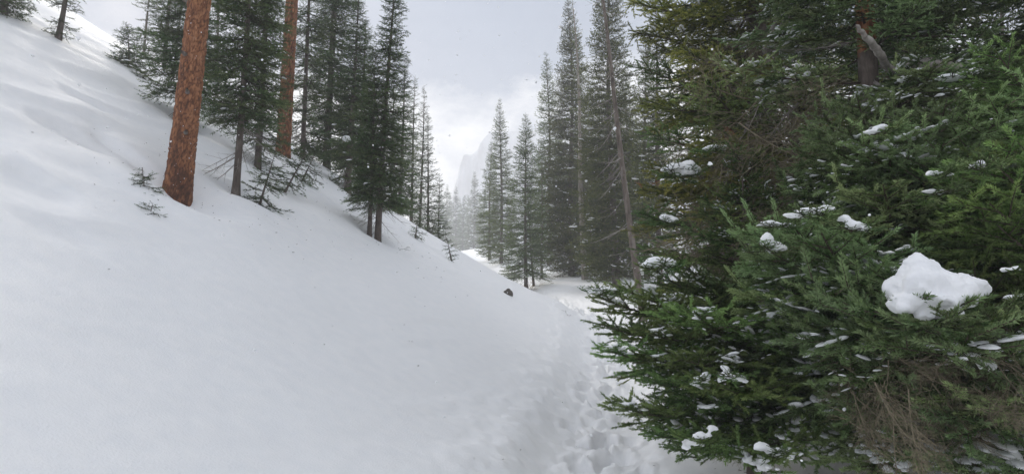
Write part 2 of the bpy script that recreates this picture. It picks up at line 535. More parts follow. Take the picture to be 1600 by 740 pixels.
class Segs:
    def __init__(s):
        s.p0, s.p1, s.r0, s.r1, s.leaf, s.tint = [], [], [], [], [], []
    def add(s, a, b, ra, rb, leaf, tint):
        s.p0.append(a); s.p1.append(b); s.r0.append(ra); s.r1.append(rb); s.leaf.append(leaf); s.tint.append(tint)
    def arrays(s):
        return [np.array(q, float) for q in (s.p0, s.p1, s.r0, s.r1, s.leaf, s.tint)]

def bough_segments(L, rng, gap, shoot, droop=.18, lift=.32, ratio=.46, angle=56, bare=.22, sparse=0.0, wild=0.05, thick=.016):
    """a conifer bough along +X: a bending axis with flat sprays of side shoots, each side shoot branched again"""
    S = Segs()
    def axis(p, d, length, r, level, first_bare, side_sign):
        nseg = max(2, int(length / (gap * 1.6)))
        pts = [p.copy()]
        dd = d.copy()
        for i in range(nseg):
            t = (i + 1) / nseg
            if level == 0:
                pitch = -droop + (lift + droop) * t ** 1.5
                tgt = np.array([math.cos(pitch), 0.10 * math.sin(t * 3 + wob), math.sin(pitch)])
                dd = tgt
            else:
                dd = dd + rng.normal(0, wild, 3) + np.array([.035, 0, .02 * (t > .5)])
            dd = dd / np.linalg.norm(dd)
            pts.append(pts[-1] + dd * length / nseg)
        for i in range(nseg):
            t0, t1 = i / nseg, (i + 1) / nseg
            leaf = 1.0 if t1 > first_bare else 0.0
            tint = .02 + .16 * level + .28 * t1 ** 1.5 + .30 * min(1, max(0, (pts[i][0] / L - .35) / .6)) + rng.normal(0, .12)  # young tips paler; inner needles darkened, putting crown shade into the colour
            S.add(pts[i], pts[i + 1], r * (1 - .85 * t0), r * (1 - .85 * t1), leaf, min(1, max(0, tint)))
        if length < shoot * 1.3 or level >= 3:
            return
        pos = max(first_bare * .6, .10) * length
        sgn = 1 if rng.random() < .5 else -1
        while pos < length * .985:
            t = pos / length
            i = min(nseg - 1, int(t * nseg))
            q = pts[i] + (pts[i + 1] - pts[i]) * (t * nseg - i)
            ax = (pts[i + 1] - pts[i]); ax = ax / np.linalg.norm(ax)
            side = np.cross(np.array([0, 0, 1.]), ax); side /= max(1e-6, np.linalg.norm(side))
            up = np.cross(ax, side)
            an = math.radians(angle + rng.normal(0, 7) - 12 * t)
            el = rng.normal(.08, .34 if level else .24) - .12 * (1 - t)
            dirn = ax * math.cos(an) + (side * sgn * math.cos(el) + up * math.sin(el)) * math.sin(an)
            l = length * ratio * (1 - t) ** .75 * min(1, .45 + t * 2.2) * rng.uniform(.65, 1.15) + shoot * rng.uniform(.55, .95)
            l = min(l, length * (1.05 - t) + shoot)
            if rng.random() > sparse:
                axis(q, dirn, l, max(.0016 if gap < .08 else .003, r * .42 * (1 - .5 * t)), level + 1, bare if (level == 0 and l > shoot * 3) else 0.0, sgn)
            sgn = -sgn
            pos += gap * rng.uniform(.7, 1.3) * (1.0 if level else .9)
    wob = rng.uniform(-2, 2)
    axis(np.zeros(3), np.array([1., 0, 0]), L, thick * (L / 1.2) ** .6, 0, bare, 1)
    return S.arrays()

def bough_arrays(L, seed, gap=.05, shoot=.09, per_m=520, nlen=.021, nwid=.0024, sides=3, **kw):
    rng = np.random.default_rng(seed)
    p0, p1, r0, r1, leaf, tint = bough_segments(L, rng, gap, shoot, **kw)
    v1, f1 = tubes(p0, p1, r0, r1, sides)
    m = leaf > .5
    v2, f2, t2 = needles(p0[m], p1[m], tint[m], per_m, nlen, nwid, rng)
    v = np.concatenate([v1, v2]); f = np.concatenate([f1, f2 + len(v1)])
    mi = np.concatenate([np.zeros(len(f1), int), np.ones(len(f2), int)])
    ti = np.concatenate([np.full(len(f1), .3), t2])
    return v, f, mi, ti, (p0, p1, leaf)

# icosphere template for snow blobs
import bmesh
def ico(sub):
    bm = bmesh.new(); bmesh.ops.create_icosphere(bm, subdivisions=sub, radius=1)
    bm.verts.index_update()
    v = np.array([x.co[:] for x in bm.verts]); f = np.array([[y.index for y in x.verts] for x in bm.faces])
    bm.free(); return v, f
ICO1, ICO2, ICO3, ICO4 = ico(1), ico(2), ico(3), ico(4)

def snow_on(segs, seed, frac, size, sub=ICO2):
    """small cushions of snow lying on top of the shoots"""
    rng = np.random.default_rng(seed + 900)
    p0, p1, leaf = segs
    d = p1 - p0; L = np.linalg.norm(d, axis=1)
    ok = np.nonzero((leaf > .5) & (np.abs(d[:, 2]) < .6 * L) & (p0[:, 0] > .45 * p1[:, 0].max()))[0]
    n = max(1, int(len(ok) * frac))
    # patches: choose a few centres, take shoots near them
    cen = (p0[rng.choice(ok, max(1, n // 6))])
    mid = (p0 + p1)[ok] / 2
    dist = np.min(np.linalg.norm(mid[:, None] - cen[None], axis=2), axis=1) * rng.uniform(.6, 1.6, len(ok))
    pick = ok[np.argsort(dist)[:n]]
    vs, fs = [], []; base = 0
    v0, f0 = sub
    for i in pick:
        ax, sd_, up = _frames(d[i:i + 1])
        s = size * (rng.uniform(.25, .55) if rng.random() < .6 else rng.uniform(.6, 1.3))
        v = v0 * np.array([s * rng.uniform(1.1, 2.1), s * rng.uniform(.8, 1.4), s * rng.uniform(.28, .45)])
        v = v * (1 + .22 * vnoise(v0[:, 0] * 2 + i, v0[:, 1] * 2, v0[:, 2] * 2, seed)[:, None])
        v[:, 2] = np.where(v[:, 2] < 0, v[:, 2] * .45, v[:, 2])
        w = (p0[i] + p1[i]) / 2 + v[:, :1] * ax + v[:, 1:2] * sd_ + v[:, 2:3] * np.array([[0, 0, 1.]]) + np.array([0, 0, size * .75])
        vs.append(w); fs.append(f0 + base); base += len(v)
    return np.concatenate(vs), np.concatenate(fs)

class BoughSet:
    """boughs of several lengths, each with its own mesh (and a matching snow mesh), shared by every tree that uses the set"""
    def __init__(s, name, mat, lengths, variants, seed, snow=None, **kw):
        s.items = []
        for i, L in enumerate(lengths):
            for k in range(variants):
                v, f, mi, ti, sg = bough_arrays(L, seed + 10 * i + k, **kw)
                sn = snow_on(sg, seed + 10 * i + k, *snow) if snow else None
                s.items.append(dict(L=L, v=v, f=f, mi=mi, ti=ti, sn=sn, me=None, sm=None))
        s.mats = [M_WOOD, mat]; s.name = name
    def pick(s, L, rng):
        best = min(abs(math.log(L / it['L'])) for it in s.items)
        c = [it for it in s.items if abs(math.log(L / it['L'])) < best + .05]
        return c[int(rng.integers(len(c)))]
    def mesh(s, it):
        if it['me'] is None:
            it['me'] = make_mesh(s.name, it['v'], it['f'], s.mats, it['mi'], it['ti'])
        return it['me']
    def add_snow(s, it, parent):
        o = link('snow_patch', s.snow_mesh(it), parent); o['kind'] = 'stuff'
    def snow_mesh(s, it):
        if it['sm'] is None:
            it['sm'] = make_mesh('snow_patch', it['sn'][0], it['sn'][1], [M_LUMP], smooth=True)
        return it['sm']

def trunk_arrays(H, r0, seed, sides=10, rings=24, bend=.02, flare=.35, taper=.85, cut=None):
    """a tapered, slightly bent trunk from below the snow to its tip; returns arrays and the centre line"""
    rng = np.random.default_rng(seed)
    top = cut or H
    h = np.linspace(-.5, top, rings)
    ph = rng.uniform(0, 6, 4)
    def centre(q):
        q = np.asarray(q, float)
        w = np.clip(q, 0, None)
        return np.stack([bend * w * np.sin(w * .45 + ph[0]) * .5, bend * w * np.sin(w * .38 + ph[1]) * .5, q], -1)
    def radius(q):
        q = np.asarray(q, float)
        return np.maximum(r0 * np.clip(1 - q / H, 0, 1) ** taper, .004) * (1 + flare * np.exp(-np.clip(q, 0, None) / (r0 * 1.8)))
    c = centre(h)
    ang = np.arange(sides) * 2 * math.pi / sides
    R = radius(h)[:, None] * (1 + .07 * vnoise(np.cos(ang)[None] * 1.5 + 0 * h[:, None], np.sin(ang)[None] * 1.5, h[:, None] * 2, seed))
    v = np.stack([c[:, None, 0] + R * np.cos(ang), c[:, None, 1] + R * np.sin(ang), c[:, None, 2] + 0 * R], -1).reshape(-1, 3)
    f = []
    for i in range(rings - 1):
        for j in range(sides):
            k = (j + 1) % sides
            f.append((i * sides + j, i * sides + k, (i + 1) * sides + k, (i + 1) * sides + j))
    v = np.concatenate([v, c[-1:]])
    tip = [(len(v) - 1, (rings - 1) * sides + j, (rings - 1) * sides + (j + 1) % sides, len(v) - 1) for j in range(sides)]
    fa = np.array(f)
    tri = np.concatenate([fa[:, [0, 1, 2]], fa[:, [0, 2, 3]], np.array(tip)[:, [1, 2, 0]]])
    return v, tri, centre, radius

def place_list(H, r_at, h0, whorl, per, rng, el_top=.5, el_low=-.25, az_ok=None, gap_chance=0.0):
    """(height, azimuth, elevation, length) for the boughs of a crown"""
    out = []; h = h0
    while h < H * .985:
        t = h / H
        n = max(2, int(round(per * rng.uniform(.75, 1.25))))
        a0 = rng.uniform(0, 2 * math.pi)
        for k in range(n):
            if rng.random() < gap_chance:
                continue
            az = a0 + k * 2 * math.pi / n + rng.normal(0, .25)
            if az_ok and not az_ok(az, h):
                continue
            L = r_at(t) * rng.uniform(.62, 1.15)
            if L < .08:
                continue
            out.append((h + rng.uniform(-.5, .5) * whorl, az, el_low + (el_top - el_low) * t ** 1.4 + rng.normal(0, .10), L))
        h += whorl * rng.uniform(.7, 1.3) * (1 - .45 * t)
    return out

def bough_matrix(centre, h, az, el, scale, roll):
    c = centre(h)
    return Matrix.Translation(Vector(c)) @ Euler((0, 0, az)).to_matrix().to_4x4() @ Euler((roll, -el, 0)).to_matrix().to_4x4() @ Matrix.Scale(scale, 4)

def tree_with_boughs(name, label, cat, group, loc, H, r0, bset, r_at, h0, whorl, per, seed, lean=(0, 0), bark=None, snow=0.0,
                     el_top=.5, el_low=-.25, az_ok=None, trunk_kw=None, extra=(), part='bough', gap_chance=0.0, limit=290):
    """a near tree: the trunk and every bough are parts, the snow lying on a bough is a sub-part of it"""
    rng = np.random.default_rng(seed)
    root = tag(empty(name, loc, lean), label, cat, group)
    v, f, cen, rr = trunk_arrays(H, r0, seed, **(trunk_kw or {}))
    link('trunk', make_mesh('trunk', v, f, [bark or M_BARK], smooth=True), root)
    n = 0
    lst = place_list(H, r_at, h0, whorl, per, rng, el_top, el_low, az_ok, gap_chance)
    for (h, az, el, L) in list(lst)[:limit]:
        it = bset.pick(L, rng)
        o = link(part, bset.mesh(it), root)
        o.matrix_local = bough_matrix(cen, h, az, el, L / it['L'], rng.normal(0, .16))
        if snow and it['sn'] is not None and rng.random() < snow:
            bset.add_snow(it, o)
    for (bs, h, az, el, L, sn) in extra:
        it = bs.pick(L, rng)
        o = link(part, bs.mesh(it), root)
        o.matrix_local = bough_matrix(cen, h, az, el, L / it['L'], rng.normal(0, .1))
        if sn and it['sn'] is not None:
            bs.add_snow(it, o)
    return root, cen

def joined_crown(bset, cen, lst, rng, snow=0.0):
    V, F, MI, TI, SV, SF = [], [], [], [], [], []
    nb = ns = 0
    for (h, az, el, L) in lst:
        it = bset.pick(L, rng)
        m = np.array(bough_matrix(cen, h, az, el, L / it['L'], rng.normal(0, .16)))
        V.append(it['v'] @ m[:3, :3].T + m[:3, 3]); F.append(it['f'] + nb); nb += len(it['v'])
        MI.append(it['mi']); TI.append(np.clip(it['ti'] + rng.normal(0, .12), 0, 1))
        if snow and it['sn'] is not None and rng.random() < snow:
            SV.append(it['sn'][0] @ m[:3, :3].T + m[:3, 3]); SF.append(it['sn'][1] + ns); ns += len(it['sn'][0])
    return (np.concatenate(V), np.concatenate(F), np.concatenate(MI), np.concatenate(TI)), ((np.concatenate(SV), np.concatenate(SF)) if SV else None)
# ------------------------------------------------------------------ the snow ground
for (a_, b_, c_, d_, w_, e_) in ((50, 172, 190, 238, .55, .13), (150, 205, 258, 268, .50, .16), (95, 135, 170, 172, .35, .09), (135, 185, 170, 200, .25, .08), (0, 250, 120, 300, .6, .08), (10, 330, 120, 352, .5, .05), (290, 225, 345, 262, .35, .08)):
    g0, g1 = ground_at(a_, b_), ground_at(c_, d_)
    SCOOPS.append((g0.x, g0.y, g1.x, g1.y, w_, e_))
PINE_AT = ground_at(279, 290)
WELLS.append((PINE_AT.x + .12, PINE_AT.y - .05, .46, .22))
GREYTRUNK_AT = ground_at(368, 304)
WELLS.append((GREYTRUNK_AT.x, GREYTRUNK_AT.y, .25, .08))
for q_, d_ in ((276, 11.2), (398, 11.5), (507, 17.5), (541, 14.5), (437, 14.2), (468, 15.5), (560, 17)):
    g = foot(q_, d_); WELLS.append((g.x, g.y, .30, .09))
for q in ((577, 364), (590, 371), (405, 317)):
    g = ground_at(*q); WELLS.append((g.x, g.y, .22, .06))

def ground():
    nx, ny = 570, 630
    def axis(n, lo, hi, mid, a, fine):
        t0 = -math.asinh((mid - lo) / a); t1 = math.asinh((hi - mid) / a)
        return mid + a * np.sinh(np.linspace(t0, t1, n))
    xs = axis(nx, -170, 170, .9, 1.7, 0)
    ys = axis(ny, -28, 300, 5.0, 2.7, 0)
    X, Y = np.meshgrid(xs, ys)
    Z = height(X, Y)
    v = np.stack([X, Y, Z], -1).reshape(-1, 3)
    i = (np.arange(ny - 1)[:, None] * nx + np.arange(nx - 1)[None]).ravel()
    f = np.stack([i, i + 1, i + nx + 1, i + nx], -1)
    o = link('ground', make_mesh('ground', v, f, [M_SNOW], smooth=True))
    tag(o, 'deep white snow slope and trodden trail', None, None, 'structure')
    return float(Z.min()), float(Z.max())
GZ0, GZ1 = ground()

# ------------------------------------------------------------------ the far cliff, lost in cloud
def cliff():
    m, n, l, b = new_mat('hazed_cliff_rock')
    t = noise_node(n, l, .12, 6, .65, 'Object', (1, 1, .6))
    r = ramp(n, [(.26, (.50, .50, .50)), (.42, (.59, .59, .60)), (.56, (.69, .70, .72))])  # rock lightened so that its colour carries part of the haze
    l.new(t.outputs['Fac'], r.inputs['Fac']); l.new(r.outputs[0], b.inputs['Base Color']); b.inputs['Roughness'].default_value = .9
    nx, ny = 260, 70
    px = np.linspace(-165, 165, nx); py = np.linspace(222, 292, ny)
    X, Y = np.meshgrid(px, py)
    ridge = np.interp(px, 0.82 * np.array([-190, -60, -36, -30, -26.5, -23, -10, 2, 14, 22, 30, 54, 120, 190]), 0.82 * np.array([28, 31, 34, 42, 56, 70, 80, 84, 82, 74, 68, 66, 60, 50]))
    ridge = ridge + 2.5 * fbm(px * .2, 0 * px, 0, 4, 71)
    g = height(X, Y, False)
    e = sstep(230, 242, Y + 6 * fbm(X * .07, Y * .012, 0, 4, 73) + 2.5 * fbm(X * .35, Y * .05, 0, 2, 74))
    Z = g - 2 + (ridge[None] - g + 2) * e - np.clip(Y - 258, 0, None) * .25 + 2 * fbm(X * .15, Y * .15, 0, 4, 75) * e
    v = np.stack([X, Y, Z], -1).reshape(-1, 3)
    i = (np.arange(ny - 1)[:, None] * nx + np.arange(nx - 1)[None]).ravel()
    f = np.stack([i, i + 1, i + nx + 1, i + nx], -1)
    tag(link('cliff', make_mesh('cliff', v, f, [m], smooth=True)), 'rock cliff tinted haze pale, almost lost in the cloud above the valley', None, None, 'structure')
    return float(Z.max())
CLIFF_TOP = cliff()

# ------------------------------------------------------------------ bough sets
DETAIL = dict(gap=.058, shoot=.078, per_m=980, nlen=.0155, nwid=.0042, ratio=.42)
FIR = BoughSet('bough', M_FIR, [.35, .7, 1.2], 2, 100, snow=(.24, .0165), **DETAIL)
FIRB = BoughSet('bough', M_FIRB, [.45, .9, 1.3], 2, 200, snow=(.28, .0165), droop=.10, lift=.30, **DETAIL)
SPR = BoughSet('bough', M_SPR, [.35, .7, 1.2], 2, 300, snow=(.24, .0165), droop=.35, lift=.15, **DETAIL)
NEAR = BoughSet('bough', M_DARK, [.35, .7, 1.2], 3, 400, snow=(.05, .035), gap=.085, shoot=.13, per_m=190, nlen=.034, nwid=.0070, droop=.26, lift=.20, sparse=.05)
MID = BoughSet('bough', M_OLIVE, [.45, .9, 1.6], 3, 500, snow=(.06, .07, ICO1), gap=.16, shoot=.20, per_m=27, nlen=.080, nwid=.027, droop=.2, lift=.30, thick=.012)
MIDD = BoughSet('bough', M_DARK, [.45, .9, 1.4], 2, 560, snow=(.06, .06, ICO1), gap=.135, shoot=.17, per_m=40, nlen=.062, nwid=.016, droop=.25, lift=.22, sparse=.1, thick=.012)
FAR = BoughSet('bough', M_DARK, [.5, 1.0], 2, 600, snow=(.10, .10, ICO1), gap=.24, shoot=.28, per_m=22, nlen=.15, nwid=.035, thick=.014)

def dead_mesh(name, L, seed, mat, gap=.12, shoot=.14, wild=.16, ratio=.5, thick=.014, droop=.25, lift=.05, sparse=.25, sides=4):
    rng = np.random.default_rng(seed)
    p0, p1, r0, r1, leaf, tint = bough_segments(L, rng, gap, shoot, wild=wild, ratio=ratio, thick=thick, droop=droop, lift=lift, sparse=sparse, angle=48)
    v, f = tubes(p0, p1, np.maximum(r0, .0018), np.maximum(r1, .0012), sides)
    return make_mesh(name, v, f, [mat])
DEADG = [(L, dead_mesh('dead_branch', L, 700 + i, M_GREY, thick=.017)) for i, L in enumerate((.6, .9, 1.3, 1.3))]
DEADT = [(L, dead_mesh('dead_branch', L, 720 + i, M_TWIG, gap=.07, shoot=.12, wild=.24, ratio=.55, sparse=.15, droop=.5, lift=-.2, thick=.009)) for i, L in enumerate((.5, .8, 1.1, 1.1))]
DEADS = [(L, dead_mesh('dead_branch', L, 740 + i, M_GREY, gap=.16, shoot=.2, wild=.10, ratio=.35, thick=.012, droop=.55, lift=-.35, sparse=.3)) for i, L in enumerate((.6, 1.0, 1.3))]
DEADO = [(L, dead_mesh('dead_branch', L, 760 + i, M_OCHRE, gap=.10, shoot=.12, wild=.32, ratio=.45, thick=.0045, droop=.3, lift=-.3, sparse=.4)) for i, L in enumerate((.4, .6))]

def add_dead(root, cen, h, az, el, L, kinds, rng):
    Lm, me = kinds[int(rng.integers(len(kinds)))]
    o = link('dead_branch', me, root)
    o.matrix_local = bough_matrix(cen, h, az, el, L / Lm, rng.uniform(-.6, .6))
    return o

def add_bough(root, cen, target, bset, rng, snow=True, el=None, tip_over=1.0, part='bough', roll=None):
    """a bough from the trunk whose tip ends at a point in the world"""
    p = Vector(target) - root.location
    el = rng.uniform(-.15, .1) if el is None else el
    c = Vector(cen(1.0))
    run = math.hypot(p.x - c.x, p.y - c.y)
    it = bset.pick(run * tip_over, rng)
    # where the tip of this mesh is, measured on the mesh
    tip = it['v'][np.argmax(it['v'][:, 0])]
    s = run * tip_over / (tip[0] * math.cos(el) - tip[2] * math.sin(el))
    h = p.z - s * (tip[0] * math.sin(el) + tip[2] * math.cos(el))
    az = math.atan2(p.y - c.y, p.x - c.x)
    o = link(part, bset.mesh(it), root)
    o.matrix_local = bough_matrix(cen, h, az, el, s, rng.normal(0, .12) if roll is None else roll)
    if snow and it['sn'] is not None:
        bset.add_snow(it, o)
    return o

# ------------------------------------------------------------------ the big orange pine on the slope
def pine(name, label, loc, H, r0, lean, seed, sides, rings, top_seen, crown_from):
    rng = np.random.default_rng(seed)
    root = tag(empty(name, loc, lean), label, 'pine tree')
    h = np.concatenate([np.linspace(-.6, top_seen, rings), np.linspace(top_seen, H, 30)[1:]])
    ang = np.arange(sides) * 2 * math.pi / sides
    A, Hh = np.meshgrid(ang, h)
    R = r0 * np.clip(1 - Hh / H, 0.02, 1) ** .7 * (1 + .16 * np.exp(-np.clip(Hh, 0, None) / .35))
    R = R * (1 + .035 * vnoise(np.cos(A) * 1.3, np.sin(A) * 1.3, Hh * .8, seed))
    # bark plates: tall flakes with dark joints, some fallen off
    sx, sz = 1 / .036, 1 / .072
    wx = np.cos(A) * r0 * sx + .5 * vnoise(A * 5, Hh * 9, 0, seed + 5); wy = np.sin(A) * r0 * sx; wz = Hh * sz + .5 * vnoise(A * 6, Hh * 7, 3, seed + 6)
    d1, d2, val = cell(wx, wy, wz, seed + 9)
    edge = sstep(.02, .22, d2 - d1)
    big = fbm(np.cos(A) * 2.5, np.sin(A) * 2.5, Hh * 1.6, 3, seed + 12)
    R = R + r0 * (.055 * edge * (.6 + .4 * val) + .03 * (val > .2) * edge)
    tint = np.clip(.56 + .17 * val + .34 * big - .20 * np.exp(-np.clip(Hh, 0, None) / .5), .16, 1) * (.40 + .60 * edge)
    v = np.stack([R * np.cos(A), R * np.sin(A), Hh], -1).reshape(-1, 3)
    n = len(h)
    f = []
    i = (np.arange(n - 1)[:, None] * sides + np.arange(sides)[None]); j = (np.arange(n - 1)[:, None] * sides + (np.arange(sides)[None] + 1) % sides)
    f = np.stack([i, j, j + sides, i + sides], -1).reshape(-1, 4)
    me = make_mesh('trunk', v, f, [M_PINE], None, tint.ravel(), smooth=True)
    link('trunk', me, root)
    cen = lambda q: np.stack([0 * np.asarray(q, float), 0 * np.asarray(q, float), np.asarray(q, float)], -1)
    for (hh, az, el, L) in place_list(H, lambda t: 2.2 * (1 - t) ** .6, crown_from, .38, 4, rng, .5, -.1):
        it = NEAR.pick(L, rng)
        o = link('bough', NEAR.mesh(it), root); o.matrix_local = bough_matrix(cen, hh, az, el, L / it['L'], rng.normal(0, .2))
    return root, cen
pine_root, pine_cen = pine('pine_tree', 'thick bare orange pine trunk with flaking bark rising from the open snow slope', PINE_AT - Vector((0, 0, .05)), 15, .150, (.055, .0), 31, 96, 250, 4.6, 7.5)
# broken stubs and knots on its trunk
rng0 = np.random.default_rng(12)
for (hh, az, L) in ((1.25, -1.2, .07), (1.75, -1.75, .06), (2.55, 2.9, .09), (3.0, .2, .12), (.72, -1.0, .05)):
    v, f = tubes(np.array([[.15, 0, 0.]]), np.array([[.17 + L, 0, L * .3]]), np.array([.03]), np.array([.014]), 7)
    o = link('branch_stub', make_mesh('branch_stub', v, f, [M_BARK]), pine_root)
    o.matrix_local = Matrix.Translation((0, 0, hh)) @ Euler((0, 0, az)).to_matrix().to_4x4()
p2, c2 = pine('pine_tree', 'second orange pine trunk farther back, half hidden by dark spruce boughs', foot(437, 14.2) - Vector((0, 0, .1)), 15, .155, (.02, 0), 47, 48, 130, 6.0, 6.5)

# ------------------------------------------------------------------ spruces on the slope
cone = lambda R, p=.8, lo=.0: (lambda t: R * ((1 - t) ** p) * min(1, .55 + t * 3) + lo)
GR = 'dark spruces on the snow slope'
def near_tree(label, loc, H, r0, R, h0, seed, lean=(0, 0), per=5, whorl=.2, bset=None, p=.8, snow=.25, gap_chance=.16, bark=None, dead=12, el_low=-.35, el_top=.45, name='spruce_tree', az_ok=None):
    root, cen = tree_with_boughs(name, label, 'spruce tree', GR, loc - Vector((0, 0, .05)), H, r0, bset or NEAR, cone(R, p, .08), h0, whorl, per, seed, lean,
                                 bark, snow, el_top, el_low, az_ok, dict(sides=10, rings=30), gap_chance=gap_chance)
    rng = np.random.default_rng(seed + 5)
    for k in range(dead):
        add_dead(root, cen, rng.uniform(.25 * h0 + .1, h0 + .4), rng.uniform(0, 6.28), rng.uniform(-.5, .0), R * rng.uniform(.5, 1.2), DEADS, rng)
    return root, cen

near_tree('slim grey trunked spruce with drooping dark boughs just beside the big orange pine trunk', GREYTRUNK_AT, 6.6, .054, .72, 1.15, 61, (.03, 0), 6, .13, gap_chance=.1)
near_tree('full dark spruce standing behind the big orange pine trunk', foot(280, 11.2), 8.5, .09, .88, .75, 62, (.02, 0), 6, .16)
near_tree('spruce with ragged boughs overlapping the second orange trunk', foot(398, 11.5), 8, .06, .60, .6, 63, (.02, 0), 6, .15)
near_tree('tall thin spruce with a bare straight trunk uphill of the leaning sapling', foot(507, 17.5), 12, .11, 1.0, .6, 64, (.01, 0), 6, .17, gap_chance=.1)
near_tree('narrow spruce with airy top and a white lump caught on one bough', foot(541, 14.5), 5.2, .08, .70, .5, 65, (.025, 0), 6, .13, p=.9)
SPB = foot(541, 14.5)
near_tree('taller spruce of the close pair, bare brown lower trunk, spire out of sight', ground_at(590, 371), 5.7, .062, .68, .85, 66, (.035, 0), 6, .11, p=1.0, bark=M_BARK, snow=.15)
near_tree('shorter spruce of the close pair, its trunk touching the taller one', ground_at(577, 364), 3.6, .046, .58, .8, 67, (.02, .02), 6, .12, snow=.15)
near_tree('dark spruce on the crest behind the close pair', foot(560, 17), 5.0, .09, .8, .7, 68, (.02, 0), 6, .16)
near_tree('spruce filling the gap between the second orange trunk and the tall thin one', foot(468, 15.5), 8, .065, .85, .4, 69, (.02, 0), 5, .19, gap_chance=.3)
near_tree('pointed spruce on the snow edge, the first beyond the close pair', foot(622, 19.5), 5.3, .07, .62, .5, 71, (.03, 0), 6, .16, dead=3)

# crest trees on the upper slope against the glare
MIDT = {}
def crest_tree(label, loc, H, R, h0, seed, lean=(0, 0), per=5, whorl=.26, bset=None, bark=None, name='spruce_tree', group=GR, snow=.3, p=.85, gap_chance=.1, r0=None, dead=0, cat='spruce tree'):
    rng = np.random.default_rng(seed)
    root = tag(empty(name, loc - Vector((0, 0, .1)), lean), label, cat, group)
    r0 = r0 or max(.05, H * .0105)
    v, f, cen, rr = trunk_arrays(H, r0, seed, 8, 18)
    link('trunk', make_mesh('trunk', v, f, [bark or M_BARK], smooth=True), root)
    lst = place_list(H, cone(R, p, .10), h0, whorl, per, rng, .55, -.30, None, gap_chance)
    (V, F, MI, TI), sn = joined_crown(bset or MIDD, cen, lst, rng, snow)
    link('crown', make_mesh('crown', V, F, (bset or MIDD).mats, MI, TI), root)
    if sn:
        tag(link('snow_patches', make_mesh('snow_patches', sn[0], sn[1], [M_LUMP], smooth=True), root), kind='stuff')
    for k in range(dead):
        add_dead(root, cen, rng.uniform(.4, h0 + 1), rng.uniform(0, 6.28), rng.uniform(-.5, 0), R * rng.uniform(.5, .9), DEADS, rng)
    return root, cen

crest_tree('pointed spruce with a forked look on the snow edge, tallest of the edge trees', foot(641, 23), 6.6, .62, .5, 81, (.02, 0), whorl=.2)
crest_tree('pointed spruce at the snow edge with a straight needle thin tip', foot(655, 24), 6.8, .60, .5, 82, (.01, 0), whorl=.2)
crest_tree('lower pointed spruce at the downhill end of the edge trees', foot(668, 24.5), 6.0, .62, .3, 83, (0, 0), whorl=.2)
crest_tree('bushy short spruce hanging over the end of the snow edge', foot(686, 25.5), 3.9, .70, .1, 84, (.0, 0), whorl=.17)
crest_tree('thin spruce between the close pair and the edge trees', foot(606, 24), 7.2, .7, .8, 85, (.02, 0))
crest_tree('spare spruce with a leaning trunk on the bright crest', foot(330, 24), 8.5, 1.1, 1.6, 86, (-.03, 0), gap_chance=.35, dead=4)
crest_tree('spindly spruce on the bright crest, lowest trunk bare', foot(288, 27), 8.5, 1.0, 2.2, 87, (.05, 0), gap_chance=.45, dead=4)
crest_tree('thin spruce at the sunlit notch in the crest', foot(253, 29), 8, 1.0, 1.9, 88, (.06, 0), gap_chance=.45, dead=4)
crest_tree('spruce beyond the crest uphill of the sunlit notch', foot(205, 27), 7, 1.0, 1.5, 89, (.04, 0), gap_chance=.4, dead=4)
crest_tree('grey spruce far up the bank behind the orange pine', foot(240, 20), 7, .95, .4, 93, (.02, 0))

# ------------------------------------------------------------------ saplings and twigs on the snow
def sapling(label, loc, H, R, seed, lean, per=4, whorl=.09, h0=.08, r0=.022, gap_chance=.2, name='spruce_sapling', group='young spruces poking out of the snow'):
    return tree_with_boughs(name, label, 'sapling', group, loc - Vector((0, 0, .03)), H, r0, NEAR, cone(R, .6, .05), h0, whorl, per, seed, lean,
                            None, .1, .5, -.3, None, dict(sides=7, rings=12), gap_chance=gap_chance)
sapling('leaning sapling with flat boughs downhill of the slim grey trunk', ground_at(404, 318), .95, .36, 101, (.25, 0), 3, .10)
sapling('sapling with two boughs swept sideways beside the leaning sapling', ground_at(444, 300), .85, .46, 102, (.45, 0), 3, .12)
sapling('sapling half buried behind the swept one', ground_at(470, 285), .7, .36, 103, (.4, 0), 3, .12)
sapling('sapling high on the slope below the sunlit notch', ground_at(203, 106), .95, .42, 104, (-.10, 0), 5, .08)
sapling('leaning mossy stem of a young spruce near the upper edge of the slope', ground_at(90, 64), 2.2, .30, 105, (.12, 0), 3, .10, .12, .055, .45)
sapling('young spruce at the very edge of the view high on the slope', ground_at(6, 26), 2.4, .55, 106, (-.05, 0), 5, .10, .05, .06)
sapling('tiny spruce tip poking up at the snow edge beside the trail bend', ground_at(706, 408), .55, .14, 107, (-.2, 0), 3, .07)
sapling('low sapling on the snow edge under the bushy short spruce', ground_at(649, 372), .42, .22, 108, (.1, 0), 4, .07)
sapling('green sprig in the snow at the foot of the big orange pine', ground_at(226, 306), .30, .16, 109, (-.15, 0), 4, .05, .02, .008, .1)
sapling('smallest green sprig, just downhill of the other sprig by the orange pine', ground_at(234, 334), .12, .12, 110, (.2, 0), 4, .04, .0, .006, .1)
sapling('bent sprig under the boughs behind the orange pine', ground_at(222, 122), .4, .3, 111, (.5, 0), 4, .07, .02, .012, .1)

